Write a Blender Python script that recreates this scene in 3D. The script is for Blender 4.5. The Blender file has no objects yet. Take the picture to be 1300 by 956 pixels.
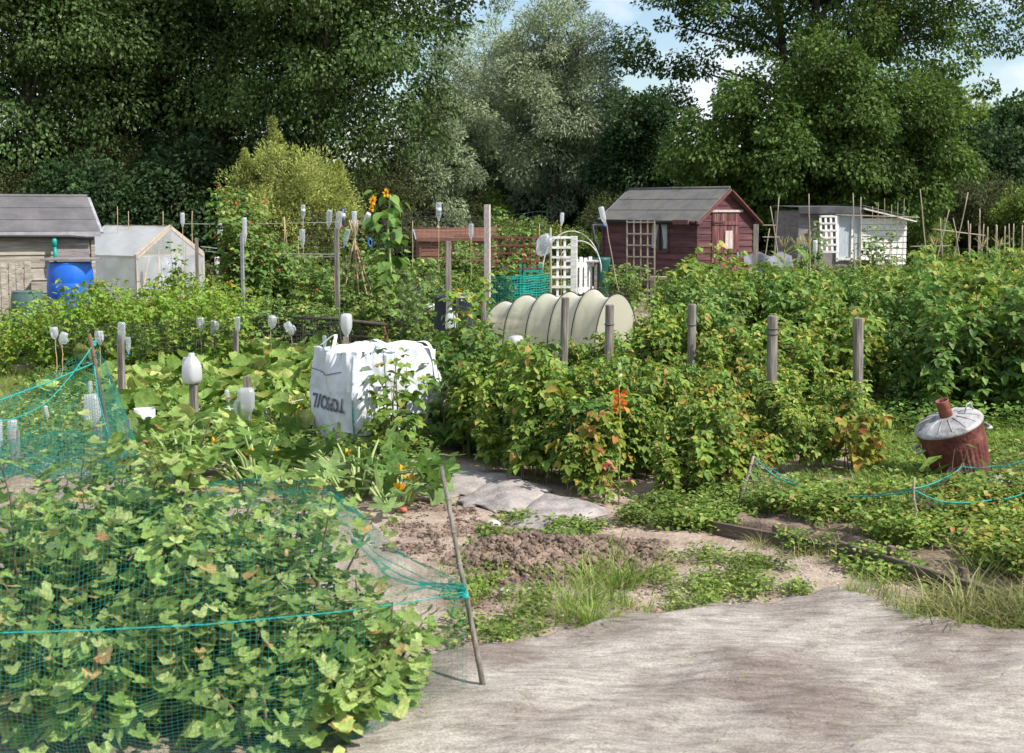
import bpy, math, random
import numpy as np
from mathutils import Vector, Matrix, Euler
from math import radians as R, sin, cos, pi, atan, atan2, tan
random.seed(11)
rng = np.random.default_rng(11)
sc = bpy.context.scene
COL = sc.collection
# ------------------------------------------------------------------ camera maths
F, CX, CY, CH = 1700.0, 650.0, 433.0, 1.8
TH = atan(168 / 1700)
def ray(px, py):
    a = (px - CX) / F; b = (CY - py) / F
    return Vector((a, cos(TH) + b * sin(TH), -sin(TH) + b * cos(TH)))
def G(px, py, z=0.0):
    d = ray(px, py); t = (z - CH) / d.z
    return Vector((d.x * t, d.y * t, z))
def W(px, py, Y):
    d = ray(px, py); t = Y / d.y
    return Vector((d.x * t, Y, CH + d.z * t))
def foot(px, Y, py=500):
    p = W(px, py, Y); return Vector((p.x, p.y, gh(p.x, p.y)))
def gh(x, y):
    return 0.012 * np.sin(x * 2.1 + 1.3) * np.sin(y * 1.7 + .4) + 0.008 * np.sin(x * 5.3 + y * 3.1) + 0.005 * np.sin(x * 11.0 - y * 9.0)
# ------------------------------------------------------------------ tags
def tag(o, label=None, cat=None, group=None, kind=None):
    if label: o['label'] = label
    if cat: o['category'] = cat
    if group: o['group'] = group
    if kind: o['kind'] = kind
    return o
def thing(name, label, cat, loc=(0, 0, 0), rz=0, group=None):
    o = bpy.data.objects.new(name, None); COL.objects.link(o)
    o.location = loc; o.rotation_euler = (0, 0, rz); o.empty_display_size = .1
    return tag(o, label, cat, group)
def mesh_np(name, V, Fc, mat, parent=None, smooth=False):
    V = np.asarray(V, dtype=np.float32); Fc = np.asarray(Fc, dtype=np.int32)
    me = bpy.data.meshes.new(name); n, k = Fc.shape
    me.vertices.add(len(V)); me.vertices.foreach_set('co', V.ravel())
    me.loops.add(n * k); me.loops.foreach_set('vertex_index', Fc.ravel())
    me.polygons.add(n); me.polygons.foreach_set('loop_start', np.arange(0, n * k, k, dtype=np.int32))
    if smooth: me.polygons.foreach_set('use_smooth', np.ones(n, dtype=bool))
    me.update(calc_edges=True)
    me.materials.append(mat)
    o = bpy.data.objects.new(name, me); COL.objects.link(o)
    if parent: o.parent = parent
    return o
def copy_tree(o, parent=None):
    c = o.copy(); COL.objects.link(c)
    if parent: c.parent = parent
    for ch in list(o.children): copy_tree(ch, c)
    return c
class MB:
    def __init__(s): s.v = []; s.f = []
    def quad(s, a, b, c, d):
        n = len(s.v); s.v += [tuple(a), tuple(b), tuple(c), tuple(d)]; s.f.append((n, n+1, n+2, n+3)); return s
    def box(s, c, size, rot=None, taper=1.0):
        c = Vector(c); hx, hy, hz = size[0]/2, size[1]/2, size[2]/2
        M = rot if isinstance(rot, Matrix) else (Euler(rot).to_matrix() if rot is not None else Matrix.Identity(3))
        n = len(s.v)
        for z in (-hz, hz):
            k = taper if z > 0 else 1
            for x, y in ((-hx, -hy), (hx, -hy), (hx, hy), (-hx, hy)):
                s.v.append(tuple(c + M @ Vector((x*k, y*k, z))))
        for f in ((0,3,2,1),(4,5,6,7),(0,1,5,4),(1,2,6,5),(2,3,7,6),(3,0,4,7)): s.f.append(tuple(n+i for i in f))
        return s
    def bar(s, a, b, w, t, up=(0, 0, 1)):
        a, b = Vector(a), Vector(b); d = b - a; L = d.length; z = d.normalized()
        u = Vector(up)
        if abs(z.dot(u)) > .98: u = Vector((0, 1, 0))
        x = u.cross(z).normalized(); y = z.cross(x)
        return s.box((a+b)/2, (w, t, L), Matrix((x, y, z)).transposed())
    def tube(s, pts, r, n=8, caps=True):
        pts = [Vector(p) for p in pts]; m = len(pts)
        rr = r if isinstance(r, (list, tuple)) else [r]*m
        base = len(s.v); prev = None
        for i, p in enumerate(pts):
            t = (pts[min(i+1, m-1)] - pts[max(i-1, 0)]).normalized()
            if prev is None:
                a = Vector((0, 0, 1)) if abs(t.z) < .9 else Vector((1, 0, 0)); x = a.cross(t).normalized()
            else:
                x = (prev - t*prev.dot(t)).normalized()
            prev = x; y = t.cross(x)
            for k in range(n):
                q = 2*pi*k/n; s.v.append(tuple(p + (x*cos(q) + y*sin(q))*rr[i]))
        for i in range(m-1):
            for k in range(n):
                a = base+i*n+k; b = base+i*n+(k+1) % n; s.f.append((a, b, b+n, a+n))
        if caps:
            s.f.append(tuple(base+k for k in reversed(range(n)))); s.f.append(tuple(base+(m-1)*n+k for k in range(n)))
        return s
    def lathe(s, prof, n=20, c=(0, 0, 0), sq=0, flute=0, nf=0, M=None, fr=None):
        base = len(s.v); c = Vector(c)
        for i, (r, z) in enumerate(prof):
            for k in range(n):
                q = 2*pi*k/n; rr = r
                if sq: rr = r / (abs(cos(q))**sq + abs(sin(q))**sq)**(1/sq)
                if flute and (fr is None or fr[0] <= i <= fr[1]): rr = r*(1 + flute*cos(nf*q))
                p = Vector((rr*cos(q), rr*sin(q), z))
                if M: p = M @ p
                s.v.append(tuple(p + c))
        for i in range(len(prof)-1):
            for k in range(n):
                a = base+i*n+k; b = base+i*n+(k+1) % n; s.f.append((a, b, b+n, a+n))
        if prof[0][0] > 1e-4: s.f.append(tuple(base+k for k in reversed(range(n))))
        if prof[-1][0] > 1e-4: s.f.append(tuple(base+(len(prof)-1)*n+k for k in range(n)))
        return s
    def grid(s, nu, nv, fn):
        b = len(s.v)
        for j in range(nv+1):
            for i in range(nu+1): s.v.append(tuple(fn(i/nu, j/nv)))
        for j in range(nv):
            for i in range(nu):
                a = b+j*(nu+1)+i; s.f.append((a, a+1, a+nu+2, a+nu+1))
        return s
    def build(s, name, mat, parent=None, smooth=False, world=False, bevel=0, solid=0):
        me = bpy.data.meshes.new(name)
        off = Vector(parent.location) if (world and parent) else Vector((0, 0, 0))
        me.from_pydata([tuple(Vector(v)-off) for v in s.v] if world and parent else s.v, [], s.f)
        me.validate(); me.update()
        me.materials.append(mat)
        if smooth: me.polygons.foreach_set('use_smooth', [True]*len(me.polygons))
        o = bpy.data.objects.new(name, me); COL.objects.link(o)
        if parent: o.parent = parent
        if solid:
            m = o.modifiers.new('s', 'SOLIDIFY'); m.thickness = solid
        if bevel:
            m = o.modifiers.new('b', 'BEVEL'); m.width = bevel; m.segments = 2; m.limit_method = 'ANGLE'
        return o
# ------------------------------------------------------------------ materials
def newmat(name):
    m = bpy.data.materials.new(name); m.use_nodes = True; nt = m.node_tree; nt.nodes.clear()
    out = nt.nodes.new('ShaderNodeOutputMaterial'); return m, nt, nt.nodes, nt.links, out
def c4(c): return (c[0], c[1], c[2], 1)
def ramp(N, stops, interp='LINEAR'):
    r = N.new('ShaderNodeValToRGB'); e = r.color_ramp.elements; r.color_ramp.interpolation = interp
    while len(e) < len(stops): e.new(.5)
    for i, (p, c) in enumerate(stops): e[i].position = p; e[i].color = c4(c) if len(c) == 3 else c
    return r
def leafmat(name, stops, trans=.35, gloss=.06, rough=.45, clump=1.2, back=1.25, mottle=0):
    m, nt, N, L, out = newmat(name)
    g = N.new('ShaderNodeNewGeometry'); r = ramp(N, stops); L.new(g.outputs['Random Per Island'], r.inputs[0])
    tc = N.new('ShaderNodeTexCoord'); nz = N.new('ShaderNodeTexNoise'); nz.inputs['Scale'].default_value = clump
    nz.inputs['Detail'].default_value = 1
    L.new(tc.outputs['Object'], nz.inputs['Vector'])
    mr = N.new('ShaderNodeMapRange'); mr.inputs[1].default_value = .3; mr.inputs[2].default_value = .7
    mr.inputs[3].default_value = .68; mr.inputs[4].default_value = 1.3; L.new(nz.outputs[0], mr.inputs[0])
    mx = N.new('ShaderNodeMix'); mx.data_type = 'RGBA'; mx.blend_type = 'MULTIPLY'; mx.inputs[0].default_value = 1
    L.new(r.outputs[0], mx.inputs[6]); L.new(mr.outputs[0], mx.inputs[7])
    colo = mx.outputs[2]; nrm = None
    if mottle:
        n2 = N.new('ShaderNodeTexNoise'); n2.inputs['Scale'].default_value = mottle; n2.inputs['Detail'].default_value = 4; n2.inputs['Roughness'].default_value = .7; L.new(tc.outputs['Object'], n2.inputs['Vector'])
        m2 = N.new('ShaderNodeMapRange'); m2.inputs[1].default_value = .3; m2.inputs[2].default_value = .7; m2.inputs[3].default_value = .62; m2.inputs[4].default_value = 1.35; L.new(n2.outputs[0], m2.inputs[0])
        mm = N.new('ShaderNodeMix'); mm.data_type = 'RGBA'; mm.blend_type = 'MULTIPLY'; mm.inputs[0].default_value = 1; L.new(colo, mm.inputs[6]); L.new(m2.outputs[0], mm.inputs[7]); colo = mm.outputs[2]
        bp = N.new('ShaderNodeBump'); bp.inputs['Strength'].default_value = .9; bp.inputs['Distance'].default_value = .6/mottle; L.new(n2.outputs[0], bp.inputs['Height']); nrm = bp.outputs[0]
    d = N.new('ShaderNodeBsdfDiffuse'); t = N.new('ShaderNodeBsdfTranslucent'); s = N.new('ShaderNodeMixShader'); s.inputs[0].default_value = trans
    hs = N.new('ShaderNodeHueSaturation'); hs.inputs['Hue'].default_value = .485; hs.inputs['Value'].default_value = back; hs.inputs['Saturation'].default_value = 1.05
    L.new(colo, d.inputs[0]); L.new(colo, hs.inputs['Color'])
    if nrm: L.new(nrm, d.inputs['Normal'])
    L.new(hs.outputs[0], t.inputs[0])
    L.new(d.outputs[0], s.inputs[1]); L.new(t.outputs[0], s.inputs[2])
    gl = N.new('ShaderNodeBsdfGlossy'); gl.inputs['Roughness'].default_value = rough+.12; gl.inputs[0].default_value = (.75, .75, .7, 1)
    s2 = N.new('ShaderNodeMixShader'); fr = N.new('ShaderNodeLayerWeight'); fr.inputs[0].default_value = .4
    fm = N.new('ShaderNodeMath'); fm.operation = 'MULTIPLY_ADD'; fm.inputs[1].default_value = gloss*.5; fm.inputs[2].default_value = gloss*.25; L.new(fr.outputs['Facing'], fm.inputs[0]); L.new(fm.outputs[0], s2.inputs[0])
    L.new(s.outputs[0], s2.inputs[1]); L.new(gl.outputs[0], s2.inputs[2]); L.new(s2.outputs[0], out.inputs[0])
    return m
def surf(name, c1, c2, scale=6, rough=.8, bump=.2, stretch=(1, 1, 1), c3=None, spec=.3, metal=0, detail=6, bscale=None, lo=.35, hi=.65, island=0):
    m, nt, N, L, out = newmat(name)
    tc = N.new('ShaderNodeTexCoord'); mp = N.new('ShaderNodeMapping'); mp.inputs['Scale'].default_value = stretch
    L.new(tc.outputs['Object'], mp.inputs[0])
    nz = N.new('ShaderNodeTexNoise'); nz.inputs['Scale'].default_value = scale; nz.inputs['Detail'].default_value = detail; nz.inputs['Roughness'].default_value = .65
    L.new(mp.outputs[0], nz.inputs['Vector'])
    st = [(lo, c1), (hi, c2)] if c3 is None else [(lo, c1), ((lo+hi)/2, c2), (hi, c3)]
    r = ramp(N, st); L.new(nz.outputs[0], r.inputs[0])
    b = N.new('ShaderNodeBsdfPrincipled'); b.inputs['Roughness'].default_value = rough; b.inputs['Specular IOR Level'].default_value = spec; b.inputs['Metallic'].default_value = metal
    col = r.outputs[0]
    if island:
        g = N.new('ShaderNodeNewGeometry'); mr = N.new('ShaderNodeMapRange'); mr.inputs[3].default_value = 1-island; mr.inputs[4].default_value = 1+island
        L.new(g.outputs['Random Per Island'], mr.inputs[0])
        mx = N.new('ShaderNodeMix'); mx.data_type = 'RGBA'; mx.blend_type = 'MULTIPLY'; mx.inputs[0].default_value = 1
        L.new(col, mx.inputs[6]); L.new(mr.outputs[0], mx.inputs[7]); col = mx.outputs[2]
    L.new(col, b.inputs['Base Color'])
    if bump:
        n2 = N.new('ShaderNodeTexNoise'); n2.inputs['Scale'].default_value = bscale or scale*3; n2.inputs['Detail'].default_value = 5
        L.new(mp.outputs[0], n2.inputs['Vector'])
        bp = N.new('ShaderNodeBump'); bp.inputs['Strength'].default_value = bump; bp.inputs['Distance'].default_value = .02
        L.new(n2.outputs[0], bp.inputs['Height']); L.new(bp.outputs[0], b.inputs['Normal'])
    L.new(b.outputs[0], out.inputs[0])
    return m
def plastic(name, col, clear=.0, trans=.4, rough=.3):
    m, nt, N, L, out = newmat(name)
    d = N.new('ShaderNodeBsdfDiffuse'); d.inputs[0].default_value = c4(col)
    t = N.new('ShaderNodeBsdfTranslucent'); t.inputs[0].default_value = c4(col)
    g = N.new('ShaderNodeBsdfGlossy'); g.inputs['Roughness'].default_value = rough; g.inputs[0].default_value = (1, 1, 1, 1)
    tr = N.new('ShaderNodeBsdfTransparent'); tr.inputs[0].default_value = (.95, .97, 1, 1)
    a = N.new('ShaderNodeMixShader'); a.inputs[0].default_value = trans; L.new(d.outputs[0], a.inputs[1]); L.new(t.outputs[0], a.inputs[2])
    lw = N.new('ShaderNodeLayerWeight'); lw.inputs[0].default_value = .35
    b = N.new('ShaderNodeMixShader'); mm = N.new('ShaderNodeMath'); mm.operation = 'MULTIPLY_ADD'; mm.inputs[1].default_value = .5; mm.inputs[2].default_value = .06
    L.new(lw.outputs['Fresnel'], mm.inputs[0]); L.new(mm.outputs[0], b.inputs[0]); L.new(a.outputs[0], b.inputs[1]); L.new(g.outputs[0], b.inputs[2])
    if clear > 0:
        e = N.new('ShaderNodeMixShader')
        m2 = N.new('ShaderNodeMath'); m2.operation = 'MULTIPLY_ADD'; m2.inputs[1].default_value = -clear*.8; m2.inputs[2].default_value = clear
        L.new(lw.outputs['Facing'], m2.inputs[0]); L.new(m2.outputs[0], e.inputs[0])
        L.new(b.outputs[0], e.inputs[1]); L.new(tr.outputs[0], e.inputs[2]); L.new(e.outputs[0], out.inputs[0])
    else: L.new(b.outputs[0], out.inputs[0])
    return m
M = {}
M['poplar'] = leafmat('poplar_leaf', [(0, (0.044, 0.088, 0.021)), (.5, (0.076, 0.136, 0.036)), (.85, (0.117, 0.190, 0.057)), (1, (0.200, 0.263, 0.109))], gloss=.05, rough=.4, clump=.35)
M['ash'] = leafmat('broad_leaf', [(0, (0.036, 0.076, 0.013)), (.5, (0.067, 0.129, 0.025)), (.9, (0.113, 0.185, 0.039)), (1, (0.186, 0.246, 0.078))], gloss=.05, rough=.42, clump=.5)
M['willow'] = leafmat('willow_leaf', [(0, (0.164, 0.219, 0.118)), (.5, (0.283, 0.353, 0.204)), (1, (0.461, 0.533, 0.361))], gloss=.07, clump=.6)
M['dark'] = leafmat('dark_leaf', [(0, (0.019, 0.049, 0.016)), (.6, (0.037, 0.085, 0.027)), (1, (0.075, 0.140, 0.048))], gloss=.06, clump=.6)
M['olive'] = leafmat('olive_leaf', [(0, (0.053, 0.075, 0.024)), (.6, (0.090, 0.113, 0.040)), (1, (0.164, 0.179, 0.075))], gloss=.05, clump=.8)
M['gold'] = leafmat('golden_leaf', [(0, (0.176, 0.218, 0.057)), (.5, (0.301, 0.368, 0.103)), (.9, (0.477, 0.517, 0.161)), (1, (0.623, 0.575, 0.184))], gloss=.05, clump=1.0)
M['rasp'] = leafmat('raspberry_leaf', [(0, (0.087, 0.175, 0.029)), (.45, (0.168, 0.284, 0.046)), (.8, (0.261, 0.363, 0.065)), (.93, (0.392, 0.413, 0.090)), (1, (0.494, 0.311, 0.077))], gloss=.07, rough=.4, clump=2.5)
M['raspdark'] = leafmat('raspberry_leaf_deep', [(0, (0.066, 0.144, 0.030)), (.5, (0.118, 0.231, 0.048)), (.92, (0.197, 0.306, 0.069)), (1, (0.328, 0.300, 0.075))], gloss=.07, rough=.4, clump=2.0)
M['raspyel'] = leafmat('raspberry_leaf_pale', [(0, (0.100, 0.203, 0.025)), (.5, (0.180, 0.316, 0.039)), (.85, (0.261, 0.394, 0.062)), (.95, (0.379, 0.428, 0.090)), (1, (0.379, 0.248, 0.068))], gloss=.05, clump=2.5)
M['autumn'] = leafmat('turning_leaf', [(0, (.13, .20, .03)), (.45, (.22, .27, .04)), (.75, (.40, .34, .07)), (.93, (.42, .24, .07)), (1, (.34, .12, .05))], gloss=.05, clump=2.5)
M['currant'] = leafmat('currant_leaf', [(0, (0.130, 0.226, 0.048)), (.35, (0.235, 0.359, 0.089)), (.8, (0.363, 0.478, 0.155)), (.95, (0.516, 0.573, 0.226)), (.985, (0.587, 0.454, 0.178)), (1, (0.469, 0.239, 0.120))], gloss=.06, rough=.42, clump=3, trans=.4, mottle=28)
M['squash'] = leafmat('squash_leaf', [(0, (0.103, 0.196, 0.034)), (.5, (0.184, 0.299, 0.057)), (.85, (0.299, 0.414, 0.115)), (.95, (0.460, 0.506, 0.161)), (1, (0.632, 0.540, 0.161))], gloss=.05, rough=.5, clump=3, mottle=14)
M['courgette'] = leafmat('courgette_leaf', [(0, (0.064, 0.143, 0.033)), (.5, (0.122, 0.221, 0.046)), (1, (0.215, 0.325, 0.117))], gloss=.05, rough=.42, clump=4, mottle=18)
M['bean'] = leafmat('bean_leaf', [(0, (0.076, 0.156, 0.030)), (.5, (0.139, 0.240, 0.048)), (.9, (0.227, 0.336, 0.096)), (1, (0.378, 0.384, 0.108))], gloss=.07, clump=3)
M['veg'] = leafmat('veg_leaf', [(0, (0.076, 0.140, 0.025)), (.5, (0.140, 0.228, 0.044)), (.85, (0.240, 0.329, 0.076)), (1, (0.430, 0.405, 0.127))], gloss=.06, clump=2)
M['straw'] = leafmat('strawberry_leaf', [(0, (0.088, 0.165, 0.028)), (.5, (0.165, 0.264, 0.050)), (.85, (0.275, 0.363, 0.077)), (.96, (0.440, 0.418, 0.132)), (1, (0.396, 0.154, 0.077))], gloss=.06, clump=4)
M['grass'] = leafmat('grass_blade', [(0, (0.099, 0.176, 0.028)), (.5, (0.187, 0.297, 0.050)), (.85, (0.308, 0.407, 0.088)), (1, (0.506, 0.462, 0.220))], gloss=.06, clump=2)
M['drygrass'] = leafmat('dry_grass_blade', [(0, (.10, .15, .04)), (.4, (.22, .25, .08)), (.8, (.40, .36, .18)), (1, (.5, .42, .25))], gloss=.05, clump=3)
M['tassel'] = leafmat('corn_tassel', [(0, (.4, .34, .16)), (1, (.62, .55, .30))], gloss=.02)
M['redfl'] = leafmat('red_petal', [(0, (.65, .03, .02)), (1, (.85, .12, .04))], gloss=.03, back=1)
M['orangefl'] = leafmat('orange_petal', [(0, (.85, .10, .02)), (1, (.95, .28, .05))], gloss=.03, back=1)
M['yellowfl'] = leafmat('yellow_petal', [(0, (.85, .40, .02)), (1, (.95, .62, .05))], gloss=.03, back=1)
M['pinkfl'] = leafmat('pink_petal', [(0, (.65, .10, .15)), (1, (.8, .25, .3))], gloss=.03, back=1)
M['berry'] = surf('berry', (.35, .04, .05), (.5, .12, .10), 20, .5, 0)
M['stem'] = surf('stem', (.10, .13, .05), (.20, .17, .08), 12, .7, .1)
M['woody'] = surf('woody_stem', (.10, .055, .04), (.20, .12, .08), 12, .8, .2)
M['petiole'] = surf('petiole', (.22, .32, .10), (.36, .44, .18), 12, .6, .1)
M['bark'] = surf('bark', (.035, .028, .022), (.11, .09, .07), 5, .95, .6, (1, 1, .25))
M['palebark'] = surf('pale_bark', (.05, .045, .035), (.15, .13, .10), 5, .95, .6, (1, 1, .25))
M['cane'] = surf('bamboo', (.34, .24, .13), (.52, .40, .24), 9, .6, .1, (1, 1, .3))
M['canegrey'] = surf('bamboo_grey', (.25, .20, .15), (.42, .35, .27), 9, .7, .1, (1, 1, .3))
M['post'] = surf('weathered_post', (.10, .088, .075), (.21, .185, .16), 8, .9, .6, (4, 4, .35), c3=(.30, .27, .24), bscale=20)
M['board'] = surf('weathered_board', (.20, .17, .14), (.42, .38, .32), 5, .9, .5, (.4, 3, 5), bscale=14, island=.14)
M['palewood'] = surf('pale_lath', (.36, .29, .21), (.52, .44, .33), 6, .8, .2, (3, 3, .5))
M['bedboard'] = surf('bed_board', (.075, .055, .045), (.17, .13, .10), 5, .9, .5, (.5, .5, 5))
M['maroon'] = surf('maroon_paint', (.058, .023, .027), (.098, .038, .043), 3.5, .7, .3, (.5, .5, 4), c3=(.135, .060, .06), bscale=18, island=.14)
M['maroondoor'] = surf('maroon_door', (.06, .022, .024), (.12, .045, .044), 4, .7, .3, (5, 5, .4), c3=(.28, .13, .11), bscale=18, island=.2)
M['bargeboard'] = surf('bargeboard_paint', (.12, .048, .045), (.19, .082, .072), 5, .7, .2)
M['paleboard'] = surf('flaking_board', (.36, .27, .25), (.62, .55, .52), 14, .8, .2, (5, 5, 1))
M['felt'] = surf('roof_felt', (.09, .088, .085), (.15, .145, .14), 3, .9, .5, c3=(.20, .17, .11), bscale=120, lo=.3, hi=.75)
M['feltl'] = surf('roof_felt_pale', (.095, .09, .095), (.16, .152, .157), 2.5, .85, .5, bscale=120)
M['feltdark'] = surf('roof_felt_dark', (.05, .05, .055), (.10, .10, .11), 3, .9, .4, bscale=90)
M['leadedge'] = surf('grey_edge', (.22, .22, .24), (.36, .36, .38), 6, .7, .2)
M['orangewood'] = surf('orange_wood', (.12, .055, .04), (.19, .09, .06), 5, .8, .3, (.5, .5, 5), island=.1)
M['whitewood'] = surf('white_wood', (.55, .54, .50), (.82, .81, .77), 6, .8, .4, (1, 1, 4), bscale=20, island=.12)
M['greywood'] = surf('grey_wood', (.16, .14, .14), (.27, .24, .24), 5, .9, .4, (1, 1, 4), island=.12)
M['redwood'] = surf('red_trellis', (.11, .035, .03), (.19, .07, .06), 8, .8, .2)
M['glass'] = surf('dim_glass', (.03, .035, .035), (.07, .085, .08), 2, .12, 0, spec=.8)
M['curtain'] = surf('curtain', (.30, .34, .38), (.50, .54, .58), 8, .9, .3, (8, 8, .5))
M['jug'] = plastic('milky_plastic', (.74, .76, .78), .42, .5, .25)
M['white'] = plastic('white_plastic', (.74, .75, .75), .06, .45, .3)
M['clear'] = plastic('clear_plastic', (.75, .80, .84), .72, .5, .12)
M['sheet'] = plastic('polythene', (.78, .80, .84), .50, .5, .2)
M['fleece'] = plastic('fleece', (.60, .58, .43), .34, .45, .9)
M['blueplastic'] = surf('blue_plastic', (.008, .10, .55), (.015, .16, .68), 3, .35, .08, spec=.5, bscale=4)
M['navy'] = surf('navy_plastic', (.016, .020, .045), (.03, .04, .08), 3, .4, .1, spec=.5)
M['greenbutt'] = surf('green_plastic', (.01, .07, .055), (.02, .11, .085), 3, .45, .1, spec=.5)
M['greybutt'] = surf('grey_green_plastic', (.05, .10, .10), (.09, .16, .15), 3, .35, .08, spec=.5)
M['black'] = surf('black_plastic', (.012, .012, .013), (.03, .03, .032), 5, .5, .1)
M['teal'] = surf('teal_twine', (.012, .26, .23), (.03, .50, .44), 90, .6, .5)
M['net'] = surf('green_net', (.01, .15, .12), (.02, .25, .20), 5, .5, 0)
M['greymesh'] = surf('grey_net', (.05, .055, .055), (.10, .11, .11), 5, .6, 0)
M['tealmesh'] = surf('teal_mesh', (.01, .26, .22), (.02, .38, .32), 9, .45, 0)
M['string'] = surf('pale_string', (.5, .48, .42), (.7, .68, .6), 20, .8, 0)
M['rust'] = surf('rust_red', (.07, .02, .018), (.15, .045, .038), 7, .7, .5, c3=(.21, .085, .065), bscale=40)
M['rustb'] = surf('rust_chimney', (.16, .05, .035), (.28, .095, .07), 9, .7, .3)
M['galv'] = surf('galvanised', (.16, .15, .145), (.36, .35, .35), 6, .6, .4, c3=(.46, .46, .47), metal=.15, spec=.4)
M['bag'] = surf('woven_sack', (.34, .35, .37), (.54, .56, .60), 4, .65, .7, c3=(.66, .68, .71), bscale=11, spec=.3, lo=.25, hi=.6)
M['ink'] = surf('dark_ink', (.04, .04, .055), (.22, .22, .26), 30, .8, 0)
M['soil'] = surf('soil_clods', (.11, .08, .06), (.25, .18, .14), 9, .95, .6, bscale=50, island=.25)
M['stone'] = surf('pale_stone', (.34, .31, .28), (.58, .55, .5), 9, .9, .4, island=.2)
M['terra'] = surf('terracotta', (.40, .10, .06), (.5, .16, .1), 9, .8, .2)
M['blue'] = surf('blue_ring', (.02, .2, .7), (.05, .3, .85), 9, .5, 0)
# carpet strips on the path
M['carpet'] = surf('old_carpet', (.19, .165, .16), (.30, .265, .25), 7, .95, .6, c3=(.40, .355, .33), bscale=45)
def mat_fabric():
    m, nt, N, L, out = newmat('weed_fabric')
    tc = N.new('ShaderNodeTexCoord'); mp = N.new('ShaderNodeMapping'); mp.inputs['Scale'].default_value = (1.6, 3.6, 1); mp.inputs['Rotation'].default_value = (0, 0, .45)
    L.new(tc.outputs['Object'], mp.inputs[0])
    a = N.new('ShaderNodeTexNoise'); a.inputs['Scale'].default_value = 4.5; a.inputs['Detail'].default_value = 9; a.inputs['Roughness'].default_value = .8; a.inputs['Distortion'].default_value = .2
    L.new(mp.outputs[0], a.inputs['Vector'])
    b = N.new('ShaderNodeTexNoise'); b.inputs['Scale'].default_value = 1.6; b.inputs['Detail'].default_value = 5; L.new(tc.outputs['Object'], b.inputs['Vector'])
    r = ramp(N, [(.34, (.19, .165, .145)), (.46, (.33, .295, .26)), (.62, (.47, .43, .385))]); L.new(a.outputs[0], r.inputs[0])
    r2 = ramp(N, [(.38, (.58, .53, .52)), (.56, (1, 1, 1))]); L.new(b.outputs[0], r2.inputs[0])
    mx = N.new('ShaderNodeMix'); mx.data_type = 'RGBA'; mx.blend_type = 'MULTIPLY'; mx.inputs[0].default_value = 1
    L.new(r.outputs[0], mx.inputs[6]); L.new(r2.outputs[0], mx.inputs[7])
    w = N.new('ShaderNodeTexNoise'); w.inputs['Scale'].default_value = 110; w.inputs['Detail'].default_value = 4; w.inputs['Roughness'].default_value = .75; L.new(tc.outputs['Object'], w.inputs['Vector'])
    r3 = ramp(N, [(.36, (.58, .57, .56)), (.62, (1.15, 1.15, 1.15))]); L.new(w.outputs[0], r3.inputs[0])
    m3 = N.new('ShaderNodeMix'); m3.data_type = 'RGBA'; m3.blend_type = 'MULTIPLY'; m3.inputs[0].default_value = 1; L.new(mx.outputs[2], m3.inputs[6]); L.new(r3.outputs[0], m3.inputs[7])
    mp2 = N.new('ShaderNodeMapping'); mp2.inputs['Scale'].default_value = (1.5, 9, 1); mp2.inputs['Rotation'].default_value = (0, 0, .35); L.new(tc.outputs['Object'], mp2.inputs[0])
    wr = N.new('ShaderNodeTexNoise'); wr.inputs['Scale'].default_value = 2.6; wr.inputs['Detail'].default_value = 3; L.new(mp2.outputs[0], wr.inputs['Vector'])
    ad = N.new('ShaderNodeMath'); ad.operation = 'MULTIPLY_ADD'; ad.inputs[1].default_value = .10; L.new(w.outputs[0], ad.inputs[0]); L.new(wr.outputs[0], ad.inputs[2])
    bp = N.new('ShaderNodeBump'); bp.inputs['Strength'].default_value = .55; bp.inputs['Distance'].default_value = .04; L.new(ad.outputs[0], bp.inputs['Height'])
    p = N.new('ShaderNodeBsdfPrincipled'); p.inputs['Roughness'].default_value = .85; p.inputs['Specular IOR Level'].default_value = .2
    L.new(m3.outputs[2], p.inputs['Base Color']); L.new(bp.outputs[0], p.inputs['Normal']); L.new(p.outputs[0], out.inputs[0])
    return m
M['fabric'] = mat_fabric()
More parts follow.
